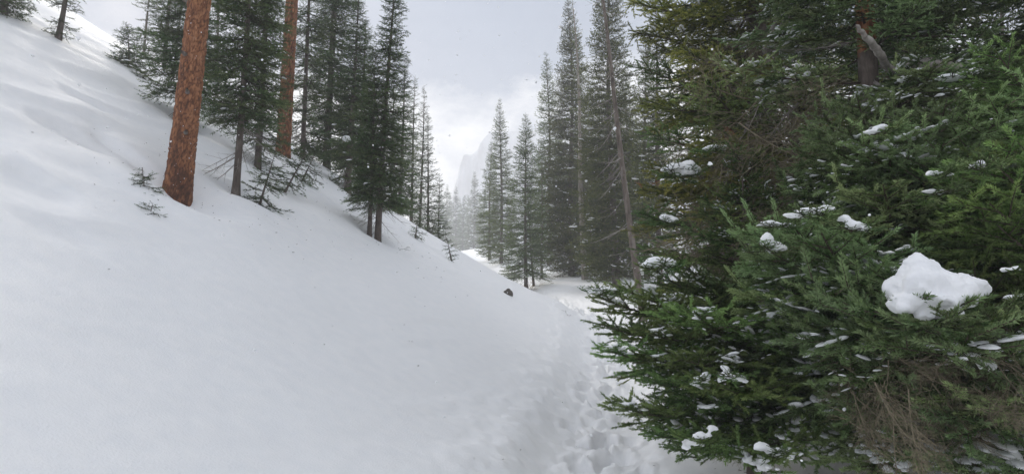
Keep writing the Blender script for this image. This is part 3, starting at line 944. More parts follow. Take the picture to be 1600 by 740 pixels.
def twig(label, loc, L, az, el, seed, mat=M_WOOD, name='bare_twig', cat='twig'):
    me = dead_mesh('bare_twig', L, seed, mat, gap=.05, shoot=.06, wild=.2, ratio=.5, thick=.010, sparse=.3)
    o = tag(link(name, me), label, cat, 'bare twigs on the snow')
    o.location = loc; o.rotation_euler = Euler((0, -el, az))
    return o
twig('bare forked twig in the snow below the leaning sapling', ground_at(427, 366), .16, 2.6, .35, 801)
twig('short dark twig alone on the open middle of the slope', ground_at(513, 409), .14, 2.9, .1, 802)
twig('single twig on the smooth snow nearest the trail', ground_at(718, 532), .13, 3.0, .15, 803)
twig('twig with a few needles under the close pair of spruces', ground_at(622, 392), .22, .1, .3, 804)
twig('dead bough lying flat downhill of the young spruce at the edge of the view', ground_at(72, 58), 1.3, 2.7, .22, 805)
twig('broken stick hanging below the leaning mossy stem', ground_at(108, 84), .55, 2.2, .35, 806)
twig('small twig standing in the snow above the trodden trail', ground_at(890, 492), .25, 2.0, .8, 807)

# ------------------------------------------------------------------ trees on the far side of the trail
GM = 'tall spruces beyond the trail bend'
def side_tree(*a, **k):
    k.setdefault('group', GM); k.setdefault('bset', MID)
    return crest_tree(*a, **k)
side_tree('tallest olive green spruce with a slender spire beside the pale bare trunk', foot(893, 30.5), 14.0, 2.3, .4, 121, (0, 0), 7, .25, p=.9, gap_chance=.08)
side_tree('grey green spruce with a ragged rounded tip behind the tallest one', foot(858, 37), 12.9, 1.8, .6, 122, (0, 0), 6, .3, gap_chance=.1)
side_tree('slim tree with a long pale bare trunk in front of the tallest spruce', foot(913, 28), 13.5, .9, 6.5, 123, (-.03, 0), 4, .4, bark=M_PALE, r0=.13, dead=14, gap_chance=.35)
side_tree('dark spruce on several thin stems standing right by the trail bend', foot(822, 27.5), 7.9, 1.4, .9, 124, (-.01, 0), 7, .2, bset=MIDD, dead=6)
side_tree('second stem of the clump by the trail bend, leaning to the first', foot(834, 28.2), 5.5, .7, 1.3, 125, (-.07, 0), 5, .22, bset=MIDD, dead=5)
side_tree('thin young spruce standing between the trail clump and the tallest spruce', foot(846, 30), 6.2, .55, .9, 126, (0, 0), 5, .24, bset=MIDD)
side_tree('tall spruce with a blunt top behind the trail clump', foot(783, 41), 11.0, 1.6, .5, 127, (0, 0), 6, .3)
side_tree('shorter spruce on the valley side of the blunt topped one', foot(765, 45), 8.6, 1.35, .4, 128, (0, 0), 6, .3)
side_tree('full olive spruce just behind the leaning dead trunk', foot(962, 23), 13.5, 1.9, .8, 129, (-.02, 0), 7, .28, gap_chance=.1)
side_tree('spruce with a dark lower crown at the edge of the great fir', foot(945, 27), 7.5, 1.4, .3, 130, (0, 0), 7, .24)
proto, _ = side_tree('spruce glimpsed behind the great fir, first from its edge', foot(1030, 21), 10.5, 1.6, 1.9, 131, (0, 0), 6, .28)
for (px, d, s, rz, lab) in ((1150, 19, .95, 1.1, 'spruce glimpsed through the gaps of the great fir'), (1290, 17.5, .92, 2.3, 'spruce behind the firs, seen where the dead twigs thin out'),
                            (1440, 16.5, 1.0, 3.9, 'spruce in deep shade behind the frosted fir'), (1590, 16, .97, 5.1, 'spruce in deep shade behind the fir at the edge of the view')):
    o = proto.copy(); COL.objects.link(o)
    o.location = foot(px, d) - Vector((0, 0, .1)); o.rotation_euler = (0, 0, rz); o.scale = (s, s, s); o['label'] = lab
    for ch in list(proto.children):
        c = ch.copy(); COL.objects.link(c); c.parent = o
for (px, d, s, rz, lab) in ((925, 40, 1.15, .6, 'spruce in the forest behind, showing between the tallest spruce and the full olive one'), (985, 34, 1.1, 2.9, 'forest spruce behind the leaning dead trunk, close to its foot'),
                            (950, 48, 1.3, 4.4, 'farthest forest spruce between the tallest spruce and the dead trunk'), (880, 52, 1.1, 1.9, 'forest spruce peeping out low behind the tallest spruce'),
                            (1010, 27, 1.05, 5.5, 'forest spruce touching the outer edge of the great fir'), (905, 44, 1.0, 3.3, 'forest spruce directly behind the slim pale trunk')):
    o = proto.copy(); COL.objects.link(o)
    o.location = foot(px, d) - Vector((0, 0, .6)); o.rotation_euler = (0, 0, rz); o.scale = (s * 1.15, s * 1.15, s); o['label'] = lab
    for ch in list(proto.children):
        c = ch.copy(); COL.objects.link(c); c.parent = o

# leaning dead trunk with pale drooping branches
def snag():
    loc = foot(1004, 15)
    root = tag(empty('dead_tree', loc - Vector((0, 0, .1)), (-.115, 0)), 'leaning dead grey trunk with pale drooping bare branches', 'dead tree')
    v, f, cen, rr = trunk_arrays(11.5, .085, 141, 10, 40, taper=.75)
    link('trunk', make_mesh('trunk', v, f, [bark_material('dead_trunk_bark', [(.3, (.06, .05, .042)), (.5, (.15, .12, .10)), (.75, (.30, .27, .24))], 9, (1, 1, .3), .8)], smooth=True), root)
    rng = np.random.default_rng(142)
    for k in range(48):
        h = rng.uniform(2.2, 10)
        add_dead(root, cen, h, rng.normal(math.pi, 1.1) if rng.random() < .7 else rng.uniform(0, 6.28), rng.uniform(-.55, .15), rng.uniform(.5, 1.1) * (1.25 - .07 * h), DEADS, rng)
snag()

# far spruces fading into the haze at the head of the trail: two shapes shared between them
GF = 'distant spruces fading into the haze at the end of the trail'
_rng = np.random.default_rng(151)
FARSHAPES = []
for k in range(3):
    v, f, cen, rr = trunk_arrays(8.0, .10, 160 + k, 6, 10)
    tm = make_mesh('trunk', v, f, [M_BARK], smooth=True)
    lst = place_list(8.0, cone(1.1, .8, .12), .3, .30, 6, _rng, .5, -.3)
    (V, F, MI, TI), sn = joined_crown(FAR, cen, lst, _rng, .35)
    FARSHAPES.append((tm, make_mesh('crown', V, F, FAR.mats, MI, TI), make_mesh('snow_patches', sn[0], sn[1], [M_LUMP], smooth=True)))
FARLIST = [(698, 70, 7.4, 'hazy spruce closest to the end of the snow edge'), (712, 74, 7.8, 'slim hazy spruce, second from the snow edge'),
           (723, 72, 6.6, 'short hazy spruce between two slim ones'), (740, 66, 8.3, 'tallest hazy spruce with a sharp spire at the head of the trail'),
           (749, 76, 6.6, 'hazy spruce tucked behind the tallest hazy one'), (731, 84, 7.6, 'faintest hazy spruce of the far stand'),
           (757, 62, 5.8, 'hazy spruce under the shorter spruce of the valley side'), (705, 88, 8.4, 'very faint spruce behind the slim hazy one'),
           (772, 70, 7.5, 'hazy spruce half covered by the blunt topped spruce'), (800, 66, 7.4, 'hazy spruce showing between the blunt topped one and the trail clump'),
           (688, 80, 7.6, 'hazy spruce peeping over the bushy short spruce'), (832, 60, 7.5, 'hazy spruce seen behind the stems of the trail clump'),
           (718, 95, 8.5, 'ghostly grey spruce farthest up the valley')]
for i, (px, d, H, lab) in enumerate(FARLIST):
    tm, cm, sm = FARSHAPES[i % 3]
    d *= 2.0; H *= 2.0
    g = foot(px, d)
    root = tag(empty('spruce_tree', g - Vector((0, 0, .2)), (_rng.normal(0, .01), 0), _rng.uniform(0, 6.28)), lab, 'spruce tree', GF)
    s = H / 8.0
    root.scale = (s * _rng.uniform(.85, 1.1),) * 2 + (s,)
    link('trunk', tm, root); link('crown', cm, root); tag(link('snow_patches', sm, root), kind='stuff')

# ------------------------------------------------------------------ the great firs beside the trail
GFIR = 'snow dusted firs beside the trail'
rngF = np.random.default_rng(171)
def at_ground(x, y):
    return Vector((x, y, float(height(np.array([x]), np.array([y]), False)[0])))
flat = lambda R, p=.7: (lambda t: R * (1 - t) ** p)

front, front_c = tree_with_boughs('fir_tree', 'small dense dark fir in front, its lowest boughs reaching over the trail', 'fir tree', GFIR, at_ground(2.05, 5.6), 2.75, .05, FIR,
                                  flat(1.05, .5), .55, .21, 5, 181, (0, 0), M_BARK, .35, .55, -.12, None, dict(sides=8, rings=14))
great, great_c = tree_with_boughs('fir_tree', 'great tall fir with a curtain of deep green boughs and dead twigs inside', 'fir tree', GFIR, at_ground(3.05, 7.6), 11.5, .17, SPR,
                                  flat(1.95, .55), 1.35, .28, 7, 182, (-.01, 0), M_BARK, .45, .40, -.38, lambda az, h: not (1.8 < h < 4.8 and math.cos(az + 1.6) > -.05), dict(sides=14, rings=40), limit=235)
frost, frost_c = tree_with_boughs('fir_tree', 'frosted blue green fir with the orange flaking trunk and broken grey limb', 'fir tree', GFIR, at_ground(3.2, 5.6), 9.5, .12, FIRB,
                                  flat(1.75, .5), 1.3, .31, 6, 183, (0, 0), M_RED, .5, .45, -.18, lambda az, h: not ((1.9 < h < 3.2 and math.cos(az - 2.9) > .05) or (3.45 < h < 3.95 and math.cos(az + 2.1) > .86)), dict(sides=14, rings=40), limit=190)
edge, edge_c = tree_with_boughs('fir_tree', 'dense fir at the edge of the view with drooping sunless boughs', 'fir tree', GFIR, at_ground(4.35, 4.9), 8.5, .12, FIR,
                                flat(1.7, .5), .95, .29, 6, 184, (0, 0), M_BARK, .4, .45, -.2, lambda az, h: not (3.2 < h < 4.0 and math.cos(az - 3.1) > .85), dict(sides=12, rings=30), limit=170)
back, back_c = tree_with_boughs('fir_tree', 'fir standing behind the broken grey limb, between the great and edge firs', 'fir tree', GFIR, at_ground(5.3, 8.6), 10.5, .15, SPR,
                                flat(1.6, .55), 1.3, .3, 6, 185, (0, 0), M_BARK, .4, .4, -.3, None, dict(sides=12, rings=30), limit=180)
# dead grey branches and fine twigs inside and under the crowns
for (root, cen, n, lo, hi, kinds, LL) in ((great, great_c, 34, .3, 5.0, DEADG, (.7, 1.5)), (great, great_c, 46, .3, 4.5, DEADT, (.6, 1.3)), (frost, frost_c, 9, .5, 2.2, DEADT, (.6, 1.1)),
                                          (frost, frost_c, 14, .8, 4.2, DEADG, (.5, 1.1)), (edge, edge_c, 22, .3, 1.6, DEADT, (.6, 1.3)), (back, back_c, 24, .3, 4.0, DEADG, (.6, 1.4)), (front, front_c, 14, .15, .9, DEADT, (.4, .8))):
    for k in range(n):
        add_dead(root, cen, rngF.uniform(lo, hi), rngF.normal(-2.0, 1.0), rngF.uniform(-.6, .15), rngF.uniform(*LL), kinds, rngF)

# boughs that give the front its outline
for (px, py, d, el) in ((908, 462, 4.7, .02), (918, 500, 4.6, .0), (918, 545, 4.5, -.05), (938, 632, 4.35, -.02), (1015, 682, 4.3, -.10), (990, 560, 4.4, -.1),
                        (950, 440, 4.9, .1), (1000, 415, 5.0, .2), (1040, 395, 4.9, .25), (985, 520, 4.3, -.1), (1010, 600, 4.1, -.15), (1060, 560, 3.9, -.1), (1050, 480, 4.0, .0), (1120, 620, 3.8, -.2), (1060, 640, 4.1, -.2), (1075, 728, 4.0, -.3), (1140, 738, 3.8, -.35), (1195, 735, 3.8, -.35)):
    add_bough(front, front_c, pix(px, py, d), FIR, rngF, rngF.random() < .6, el)
for (px, py, d, el) in ((985, 385, 6.9, .0), (980, 330, 6.9, .05), (990, 285, 6.8, .05), (1005, 250, 6.7, .1), (1000, 200, 6.9, .1), (995, 150, 7.0, .1), (985, 95, 7.0, .15), (978, 40, 7.1, .15), (975, -10, 7.1, .2), (1040, 270, 6.2, .0),
                        (1060, 330, 6.1, .0), (1090, 200, 6.0, .1), (1080, 120, 6.0, .1), (1060, 60, 6.2, .1), (1130, 300, 5.9, 0)):
    add_bough(great, great_c, pix(px, py, d), SPR if rngF.random() < .6 else FIR, rngF, rngF.random() < .5, el - .1)
for (px, py, d, el) in ((1180, 350, 3.9, .05), (1200, 400, 3.8, -.05), (1225, 345, 3.6, .1), (1270, 365, 3.4, .1), (1310, 350, 3.5, .1), (1250, 440, 3.6, -.1), (1330, 400, 3.4, 0), (1170, 470, 4.0, -.1), (1220, 490, 3.8, -.15),
                        (1255, 165, 4.2, .1), (1290, 185, 4.0, .05), (1330, 145, 3.9, .1), (1350, 175, 3.7, .1), (1400, 160, 3.7, .1), (1430, 195, 3.5, .05), (1490, 150, 3.6, .1), (1540, 130, 3.5, .15), (1380, 290, 3.6, 0),
                        (1385, 485, 3.2, -.05), (1420, 500, 3.0, -.05), (1460, 495, 2.95, -.05), (1510, 490, 2.95, -.05), (1550, 480, 3.05, 0), (1590, 500, 3.1, -.05), (1340, 500, 3.4, -.1), (1400, 478, 2.75, 0), (1440, 488, 2.7, 0), (1490, 484, 2.7, 0), (1535, 466, 2.75, .05),  (1525, 625, 2.9, -.3), (1400, 725, 3.6, -.4), (1310, 738, 3.6, -.45), (1360, 690, 3.5, -.4), (1455, 735, 3.2, -.4), (1540, 735, 3.0, -.4), (1490, 650, 3.1, -.35),(1585, 720, 2.9, -.4)):
    add_bough(frost, frost_c, pix(px, py, d), FIRB, rngF, rngF.random() < .55, el)
for (px, py, d, el) in ((1480, 240, 3.3, .05), (1520, 300, 3.2, .0), (1560, 210, 3.2, .1), (1590, 90, 3.4, .15), (1530, 60, 3.7, .15), (1500, 350, 3.4, 0), (1470, 420, 3.6, 0), (1580, 560, 3.1, -.2), (1540, 640, 3.2, -.3), (1590, 690, 3.1, -.3), (1500, 560, 3.3, -.2)):
    add_bough(edge, edge_c, pix(px, py, d), FIR if rngF.random() < .6 else FIRB, rngF, rngF.random() < .5, el)
for k in range(84):                                     # the hanging tangle of tan twigs under the big heap
    kinds = DEADT
    Lm, me = kinds[int(rngF.integers(len(kinds)))]
    L = rngF.uniform(.25, .5)
    o = link('dead_twig', me, frost)
    o.matrix_local = Matrix.Translation(pix(rngF.uniform(1320, 1570), rngF.uniform(495, 640), rngF.uniform(2.95, 4.4)) - frost.location) @ Euler((0, 0, rngF.uniform(0, 6.28))).to_matrix().to_4x4() @ Euler((rngF.uniform(-1, 1), rngF.uniform(-.2, 1.2), 0)).to_matrix().to_4x4() @ Matrix.Scale(L / Lm, 4)
for k in range(80):                                     # brown and grey dead twigs in the hollow of the great fir
    kinds = (DEADT, DEADG, DEADT, DEADT)[int(rngF.integers(4))]
    Lm, me = kinds[int(rngF.integers(len(kinds)))]
    L = rngF.uniform(.5, 1.1)
    o = link('dead_twig', me, great)
    o.matrix_local = Matrix.Translation(pix(rngF.uniform(1130, 1330), rngF.uniform(140, 420), rngF.uniform(5.4, 6.7)) - great.location) @ Euler((0, 0, rngF.uniform(2.2, 5.2))).to_matrix().to_4x4() @ Euler((rngF.uniform(-1, 1), rngF.uniform(-.3, 1.2), 0)).to_matrix().to_4x4() @ Matrix.Scale(L / Lm, 4)
# rusty dead sprays
RUST = BoughSet('dead_spray', M_RUST, [.22], 2, 820, gap=.05, shoot=.06, per_m=420, nlen=.02, nwid=.003)
for (tr, cn, px, py, d) in ((frost, frost_c, 1345, 10, 4.8), (great, great_c, 1225, 300, 6.6), (great, great_c, 1180, 330, 6.6), (great, great_c, 1140, 196, 6.2), (great, great_c, 1140, 210, 6.2), (great, great_c, 1000, 278, 6.75), (great, great_c, 1027, 276, 6.5), (great, great_c, 1165, 285, 6.3)):
    it = RUST.items[int(rngF.integers(2))]
    o = link('dead_spray', RUST.mesh(it), tr)
    o.matrix_local = Matrix.Translation(pix(px, py, d) - tr.location) @ Euler((rngF.uniform(-1, 1), 1.0, rngF.uniform(-2, -1))).to_matrix().to_4x4() @ Matrix.Scale(.55, 4)
# the broken grey limb on the frosted fir's trunk: two thick pieces
def limb(pts, radii, mat, name, parent, sides=9):
    P = np.array([p[:] for p in pts]); n = 20
    t = np.linspace(0, len(P) - 1, n)
    Q = np.stack([np.interp(t, np.arange(len(P)), P[:, k]) for k in range(3)], -1) + np.random.default_rng(5).normal(0, .006, (n, 3))
    R = np.interp(t, np.arange(len(P)), radii) * (1 + .07 * np.random.default_rng(8).normal(0, 1, n).clip(-1, 1))
    v, f = tubes(Q[:-1], Q[1:] + (Q[1:] - Q[:-1]) * .12, R[:-1], R[1:], sides)
    return link(name, make_mesh(name, v, f, [mat], smooth=True), parent)
b0 = frost.location
limb([pix(1402, 125, 5.2) - b0, pix(1378, 88, 4.8) - b0, pix(1358, 62, 4.55) - b0, pix(1338, 40, 4.4) - b0], [.032, .030, .024, .010], M_GREY, 'broken_limb', frost)
limb([pix(1400, 112, 5.4) - b0, pix(1440, 98, 4.75) - b0, pix(1505, 106, 4.4) - b0], [.05, .048, .022], M_GREY, 'broken_limb', frost)
for (pts, rr) in (([(1205, 150, 7.2), (1200, 80, 6.9), (1228, 5, 6.6)], [.03, .025, .018]), ([(1215, 60, 6.9), (1240, 20, 6.5), (1260, -20, 6.2)], [.022, .02, .012]),
                  ([(1120, 400, 6.9), (1150, 372, 6.5), (1165, 340, 6.4)], [.03, .025, .012]), ([(1128, 402, 6.8), (1160, 385, 6.4), (1185, 378, 6.2)], [.025, .02, .012])):
    limb([pix(*q) - great.location for q in pts], rr, M_GREY, 'dead_limb', great)

# ------------------------------------------------------------------ lumps of snow lying on the boughs
def lump(label, px, py, d, balls, seed, cat='snow lump', name='snow_lump', vox=.012, amp=.02, flat_base=True):
    """balls: (dx, dz, dy, rx, rz, ry) in metres round the point; fused to one smooth lump"""
    V, F, b = [], [], 0
    v0, f0 = ICO3
    rg = np.random.default_rng(seed)
    more = []
    for (dx, dz, dy, rx, rz, ry) in balls:
        for q in range(3):                                   # ragged rim, hanging a little between the shoots
            a = rg.uniform(0, 6.283); k_ = rg.uniform(.22, .42)
            more.append((dx + .85 * rx * math.cos(a), dz - rz * rg.uniform(.25, .75), dy + .8 * ry * math.sin(a), rx * k_ * 1.2, rz * k_, ry * k_ * 1.2))
    balls = list(balls) + more
    for (dx, dz, dy, rx, rz, ry) in balls:
        V.append(v0 * np.array([rx, ry, rz]) + np.array([dx, dy, dz])); F.append(f0 + b); b += len(v0)
    me = make_mesh('tmp', np.concatenate(V), np.concatenate(F), [M_LUMP])
    o = bpy.data.objects.new('tmp', me); COL.objects.link(o)
    r = o.modifiers.new('r', 'REMESH'); r.mode = 'VOXEL'; r.voxel_size = vox
    s = o.modifiers.new('s', 'SMOOTH'); s.iterations = 9; s.factor = .6
    dg = bpy.context.evaluated_depsgraph_get()
    new = bpy.data.meshes.new_from_object(o.evaluated_get(dg))
    bpy.data.objects.remove(o); bpy.data.meshes.remove(me)
    n = len(new.vertices); co = np.empty(n * 3); new.vertices.foreach_get('co', co); co = co.reshape(-1, 3)
    no = np.empty(n * 3); new.vertices.foreach_get('normal', no); no = no.reshape(-1, 3)
    sc = 1.0 / max(.03, max(q[3] for q in balls))
    co[:, 2] = np.where(co[:, 2] < 0, co[:, 2] * (.75 if seed != 901 else 1.0), co[:, 2])
    dsp = 2.0 * amp * fbm(co[:, 0] * sc * 1.6 + seed, co[:, 1] * sc * 1.6, co[:, 2] * sc * 1.6, 4, seed) + amp * .35 * fbm(co[:, 0] * 45, co[:, 1] * 45, co[:, 2] * 45, 3, seed)
    co = co + no * dsp[:, None]
    new.vertices.foreach_set('co', co.ravel())
    new.polygons.foreach_set('use_smooth', np.ones(len(new.polygons), bool))
    if not new.materials: new.materials.append(M_LUMP)
    new.update(); new.name = name
    o = tag(link(name, new), label, cat, 'lumps of snow caught on the fir boughs')
    d -= 0 if seed in (901, 925) else .40 if seed in (902, 922, 923, 924) else .18
    o.location = pix(px, py, d)
    if 910 <= seed <= 912: o.scale = (1.25, 1.2, 1.3)
    if 905 <= seed <= 908: o.rotation_euler = (.6, 0, 0)
    if seed == 925:
        return o
    host = great if seed in (902, 922, 923, 924) else front if 903 <= seed <= 908 else edge if seed in (920, 921) else frost
    bs = FIRB if host is frost else FIR
    wide = max(abs(q[0]) + q[3] for q in balls[:8]); low = min(q[1] - .6 * q[4] for q in balls[:8])
    for q in range(7 if wide > .1 else 5):
        it = bs.items[int(rg.integers(2))]
        s_ = wide * rg.uniform(.9, 1.5) / it['L']
        b_ = link('bough', bs.mesh(it), host)
        a = rg.uniform(-2.9, -.2) if q < 4 else rg.uniform(0, 6.28)
        b_.matrix_local = Matrix.Translation(o.location - host.location + Vector((rg.uniform(-.5, .5) * wide, 0, low * (rg.uniform(.6, 1.1) if seed != 901 else 1.35)))) @ Euler((0, 0, a)).to_matrix().to_4x4() @ Euler((rg.normal(0, .3), -rg.uniform(-.15, .35), 0)).to_matrix().to_4x4() @ Matrix.Scale(max(.35, min(1.2, s_)), 4)
    return o
k = .0029     # metres per pixel at 2.9 m
lump('biggest heap of snow, as large as a pillow, on the boughs of the frosted fir', 1460, 450, 2.9,
[(-18*k, 0, 0, 46*k, 38*k, .15), (-14*k, 30*k, .02, 23*k, 24*k, .09), (20*k, -8*k, .02, 48*k, 23*k, .13), (58*k, 2*k, .05, 30*k, 19*k, .11), (-46*k, -20*k, -.02, 24*k, 16*k, .10),
      (-10*k, -34*k, -.05, 30*k, 9*k, .07), (-34*k, -43*k, -.07, 15*k, 6*k, .05)], 901, vox=.010, amp=.022)
k = .0064
lump('rounded snow cushion on the outer edge of the great fir', 1062, 264, 6.35, [(-4*k, 0, 0, 20*k, 9*k, .10), (12*k, 2*k, 0, 16*k, 10*k, .09), (-16*k, -1*k, 0, 12*k, 5*k, .06), (10*k, -8*k, -.03, 14*k, 4*k, .05), (24*k, -2*k, -.02, 8*k, 8*k, .05)], 902, amp=.012)
k = .0048
lump('domed snow cushion on the small front fir', 1034, 410, 4.75, [(-4*k, 0, 0, 20*k, 9*k, .09), (10*k, -3*k, 0, 16*k, 8*k, .07), (-20*k, -4*k, 0, 10*k, 4*k, .05), (22*k, -7*k, -.02, 10*k, 3*k, .04)], 903, amp=.010)
lump('flat snow pad at the trail end of the small front fir', 940, 453, 4.72, [(0, 0, 0, 18*k, 6*k, .07), (14*k, 2*k, 0, 10*k, 4*k, .05), (-14*k, -3*k, 0, 8*k, 3*k, .04)], 904, amp=.008)
k = .0041
lump('snow pad like a splayed paw over the lower boughs of the front fir', 1140, 585, 4.0, [(-2*k, 0, .05, 7*k, .013, .04), (-8*k, 0, -.01, 12*k, .014, .035), (8*k, 0, -.02, 14*k, .014, .03), (17*k, -.004, -.05, 9*k, .011, .02), (-14*k, -.003, -.04, 8*k, .011, .02)], 905, vox=.009, amp=.008)
lump('snow pad beside the splayed one on the lower front boughs', 1096, 592, 4.05, [(0, 0, 0, 14*k, .015, .035), (11*k, .003, .035, 8*k, .013, .025), (-11*k, -.003, -.035, 9*k, .012, .025)], 906, vox=.009, amp=.008)
lump('long snow streak on the lowest bough of the front fir', 1095, 680, 3.9, [(-14*k, -.006, -.04, 13*k, .014, .03), (3*k, 0, 0, 15*k, .014, .028), (19*k, .006, .05, 11*k, .013, .03), (-24*k, -.008, -.08, 8*k, .011, .02)], 907, vox=.009, amp=.008)
lump('thin slanting snow strip near the bottom of the front fir', 1205, 702, 3.8, [(-14*k, 6*k, 0, 12*k, 4*k, .03), (4*k, 0, -.02, 14*k, 3.5*k, .03), (20*k, -6*k, -.03, 9*k, 3*k, .025)], 908, vox=.008, amp=.006)
k = .0036
lump('snow hanging in the frosted boughs facing the front fir', 1203, 380, 3.65, [(-4*k, 4*k, 0, 9*k, 12*k, .04), (8*k, -6*k, -.01, 9*k, 8*k, .04), (18*k, -10*k, -.02, 6*k, 5*k, .03)], 909, vox=.008, amp=.007)
lump('snow ridge along the top of the lowest frosted bough', 1275, 332, 3.45, [(-26*k, -4*k, 0, 14*k, 4*k, .03), (-6*k, 2*k, .02, 16*k, 5*k, .035), (16*k, 5*k, .03, 12*k, 4.5*k, .03)], 910, vox=.008, amp=.006)
lump('snow tuft at the tip of the frosted bough beside the ridge', 1335, 352, 3.35, [(0, 0, 0, 10*k, 6*k, .035), (8*k, -6*k, -.02, 8*k, 4*k, .03), (-8*k, 8*k, .02, 7*k, 4*k, .03)], 911, vox=.008, amp=.006)
lump('low snow strip beside the ridge, facing the front fir', 1212, 352, 3.7, [(-8*k, 2*k, 0, 14*k, 4*k, .03), (12*k, 0, 0, 14*k, 4*k, .03)], 912, vox=.008, amp=.006)
k = .0047
lump('snow on the broken grey limb of the frosted fir', 1418, 124, 4.55, [(0, 0, 0, 16*k, 5*k, .05), (10*k, -2*k, 0, 10*k, 4*k, .04)], 913, vox=.009, amp=.006)
lump('bright snow strip along the limb end under the topmost frosted boughs', 1500, 118, 4.3, [(-14*k, -4*k, 0, 18*k, 6*k, .05), (8*k, 2*k, 0, 14*k, 5*k, .04), (26*k, 8*k, .02, 10*k, 5*k, .04)], 914, vox=.009, amp=.006)
lump('snow line lying along the grey limb itself', 1445, 92, 4.95, [(0, 0, 0, 20*k, 3.5*k, .04), (24*k, -3*k, 0, 14*k, 3*k, .04)], 915, vox=.009, amp=.005)
k = .0037
lump('slanting snow streak in the middle of the frosted boughs', 1372, 202, 3.6, [(-10*k, -5*k, 0, 12*k, 3.5*k, .03), (8*k, 4*k, .02, 12*k, 4*k, .03)], 916, vox=.008, amp=.005)
lump('snow streak on the shaded boughs over the big heap', 1462, 300, 3.4, [(-8*k, 1*k, 0, 13*k, 3*k, .03), (10*k, -1*k, 0, 12*k, 3*k, .03)], 917, vox=.008, amp=.005)
lump('upper of two snow streaks over the big heap', 1468, 272, 3.4, [(-6*k, 1*k, 0, 13*k, 4*k, .03), (12*k, -1*k, 0, 10*k, 3.5*k, .03)], 918, vox=.008, amp=.005)
lump('round snow ball on the drooping boughs near the edge of the view', 1526, 259, 3.25, [(0, 0, 0, 9*k, 6*k, .03), (5*k, 2*k, 0, 6*k, 5*k, .025)], 919, vox=.008, amp=.005)
k = .0031
lump('snow bar on the bough at the edge of the view level with the big heap', 1590, 464, 3.0, [(-6*k, 0, 0, 14*k, 4*k, .03), (14*k, 2*k, 0, 16*k, 4*k, .03)], 920, vox=.008, amp=.005)
lump('smaller snow bar over the one at the edge of the view', 1578, 421, 3.05, [(0, 0, 0, 14*k, 4*k, .03), (10*k, 1*k, 0, 9*k, 4*k, .025)], 921, vox=.008, amp=.005)
k = .0062
lump('snow pad on the great fir just under the orange dead spray', 1118, 232, 6.0, [(-6*k, 0, 0, 12*k, 5*k, .05), (8*k, 2*k, 0, 10*k, 4*k, .05)], 922, amp=.008)
lump('snow pad between two cushions on the great fir', 1044, 341, 6.2, [(-4*k, 2*k, 0, 10*k, 5*k, .05), (8*k, -4*k, -.02, 7*k, 5*k, .05)], 923, amp=.008)
lump('broad snow strip high on the great fir', 1205, 128, 6.0, [(-16*k, 0, 0, 10*k, 4*k, .05), (6*k, 0, 0, 14*k, 4*k, .05), (22*k, 4*k, 0, 8*k, 4*k, .04)], 924, amp=.008)
lump('round lump of snow caught on the narrow airy spruce', 541, 217, SPB.y - .5, [(0, 0, 0, .085, .075, .08), (.05, -.03, 0, .06, .05, .06)], 925, amp=.01)

# ------------------------------------------------------------------ rock and brush at the bend of the trail
def rock():
    g = ground_at(794, 459)
    v, f = ICO3
    q = v * np.array([.11, .09, .09]) * (1 + .35 * fbm(v[:, 0] * 1.3, v[:, 1] * 1.3, v[:, 2] * 1.3, 3, 55))[:, None]
    o = tag(link('rock', make_mesh('rock', q, f, [M_ROCK])), 'small dark rock poking out of the snow at the trail bend', 'rock')
    o.location = g + Vector((0, 0, .015))
rock()
def brush():
    root = tag(empty('dry_shrub', foot(822, 26.6) - Vector((0, 0, .05))), 'low reddish brown dry shrub under the trail clump', 'shrub')
    rng = np.random.default_rng(77)
    for j in range(14):
        Lm, me = DEADO[j % 2]
        o = link('stem', me, root)
        o.matrix_local = Matrix.Translation((rng.uniform(-.3, .35), rng.uniform(-.2, .2), 0)) @ Euler((0, -rng.uniform(.5, 1.2), rng.uniform(0, 6.28))).to_matrix().to_4x4() @ Matrix.Scale(1.2, 4)
brush()

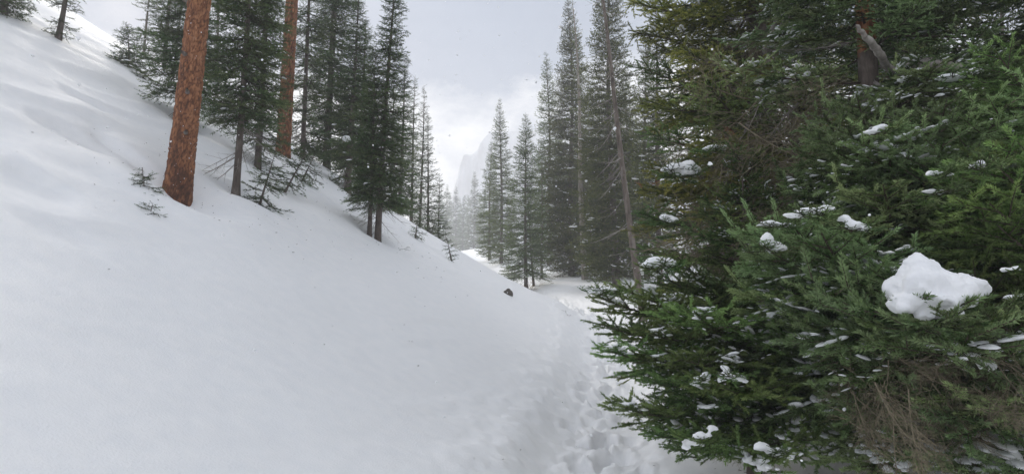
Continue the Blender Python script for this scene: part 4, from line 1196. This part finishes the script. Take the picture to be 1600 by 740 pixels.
def litter():
    rng = np.random.default_rng(66)
    spots = [(PINE_AT.x, PINE_AT.y, 1.3, 60), (GREYTRUNK_AT.x, GREYTRUNK_AT.y, .9, 50), (SPB.x, SPB.y, 1.1, 60), (-2.5, 12, 1.0, 70), (-2.2, 8.5, 3.2, 60), (1.3, 5.4, 1.2, 120), (0.2, 26.5, 1.6, 80)]
    xy = np.concatenate([np.array([[x, y]]) + rng.normal(0, r * .6, (n, 2)) for (x, y, r, n) in spots])
    z = height(xy[:, 0], xy[:, 1])
    n = len(xy); a = rng.uniform(0, 6.28, n); L = rng.uniform(.008, .03, n)
    p0 = np.stack([xy[:, 0], xy[:, 1], z + .003], -1)
    p1 = p0 + np.stack([np.cos(a) * L, np.sin(a) * L, rng.uniform(0, .006, n)], -1)
    v, f = tubes(p0, p1, rng.uniform(.001, .004, n), rng.uniform(.001, .003, n), 4)
    tag(link('needle_litter', make_mesh('needle_litter', v, f, [M_WOOD])), 'bits of bark and needles fallen on the snow', None, None, 'stuff')
litter()

# ------------------------------------------------------------------ snow falling through the air
def flakes():
    rng = np.random.default_rng(91)
    n = 4300
    p = np.stack([rng.uniform(-12, 12, n), 1.3 + 26 * rng.random(n) ** 1.1, rng.uniform(-.5, 11, n)], -1)
    ok = (p[:, 2] > height(p[:, 0], p[:, 1], False) + .1) & (np.hypot(p[:, 0], p[:, 1]) > 3.0)
    p = p[ok]; n = len(p)
    v0, f0 = ICO1
    s = rng.uniform(.004, .0105, n) * (1 + 1.1 * (rng.random(n) < .10))
    v = v0[None] * s[:, None, None] * rng.uniform(.6, 1.4, (n, len(v0), 1)) + p[:, None]
    f = f0[None] + (np.arange(n) * len(v0))[:, None, None]
    tag(link('falling_snow', make_mesh('falling_snow', v.reshape(-1, 3), f.reshape(-1, 3), [M_LUMP])), 'fine snowflakes drifting down through the air', None, None, 'stuff')
flakes()

# ------------------------------------------------------------------ haze
def haze():
    m = bpy.data.materials.new('haze'); m.use_nodes = True
    n, l = m.node_tree.nodes, m.node_tree.links
    n.remove(n['Principled BSDF'])
    p = n.new('ShaderNodeVolumePrincipled')
    p.inputs['Color'].default_value = (.97, .98, 1.0, 1)
    p.inputs['Density'].default_value = HAZE
    p.inputs['Anisotropy'].default_value = .3
    l.new(p.outputs[0], n['Material Output'].inputs['Volume'])
    bm = bmesh.new(); bmesh.ops.create_cube(bm, size=1)
    me = bpy.data.meshes.new('haze'); bm.to_mesh(me); bm.free()
    me.materials.append(m)
    o = tag(link('haze', me), 'pale snowy haze filling the valley', None, None, 'stuff')
    z0, z1 = GZ0 - 1.0, max(CLIFF_TOP, GZ1) + 1.5
    o.scale = (346, 335, z1 - z0); o.location = (0, -31 + 167.5, (z0 + z1) / 2)
HAZE = .0028
haze()
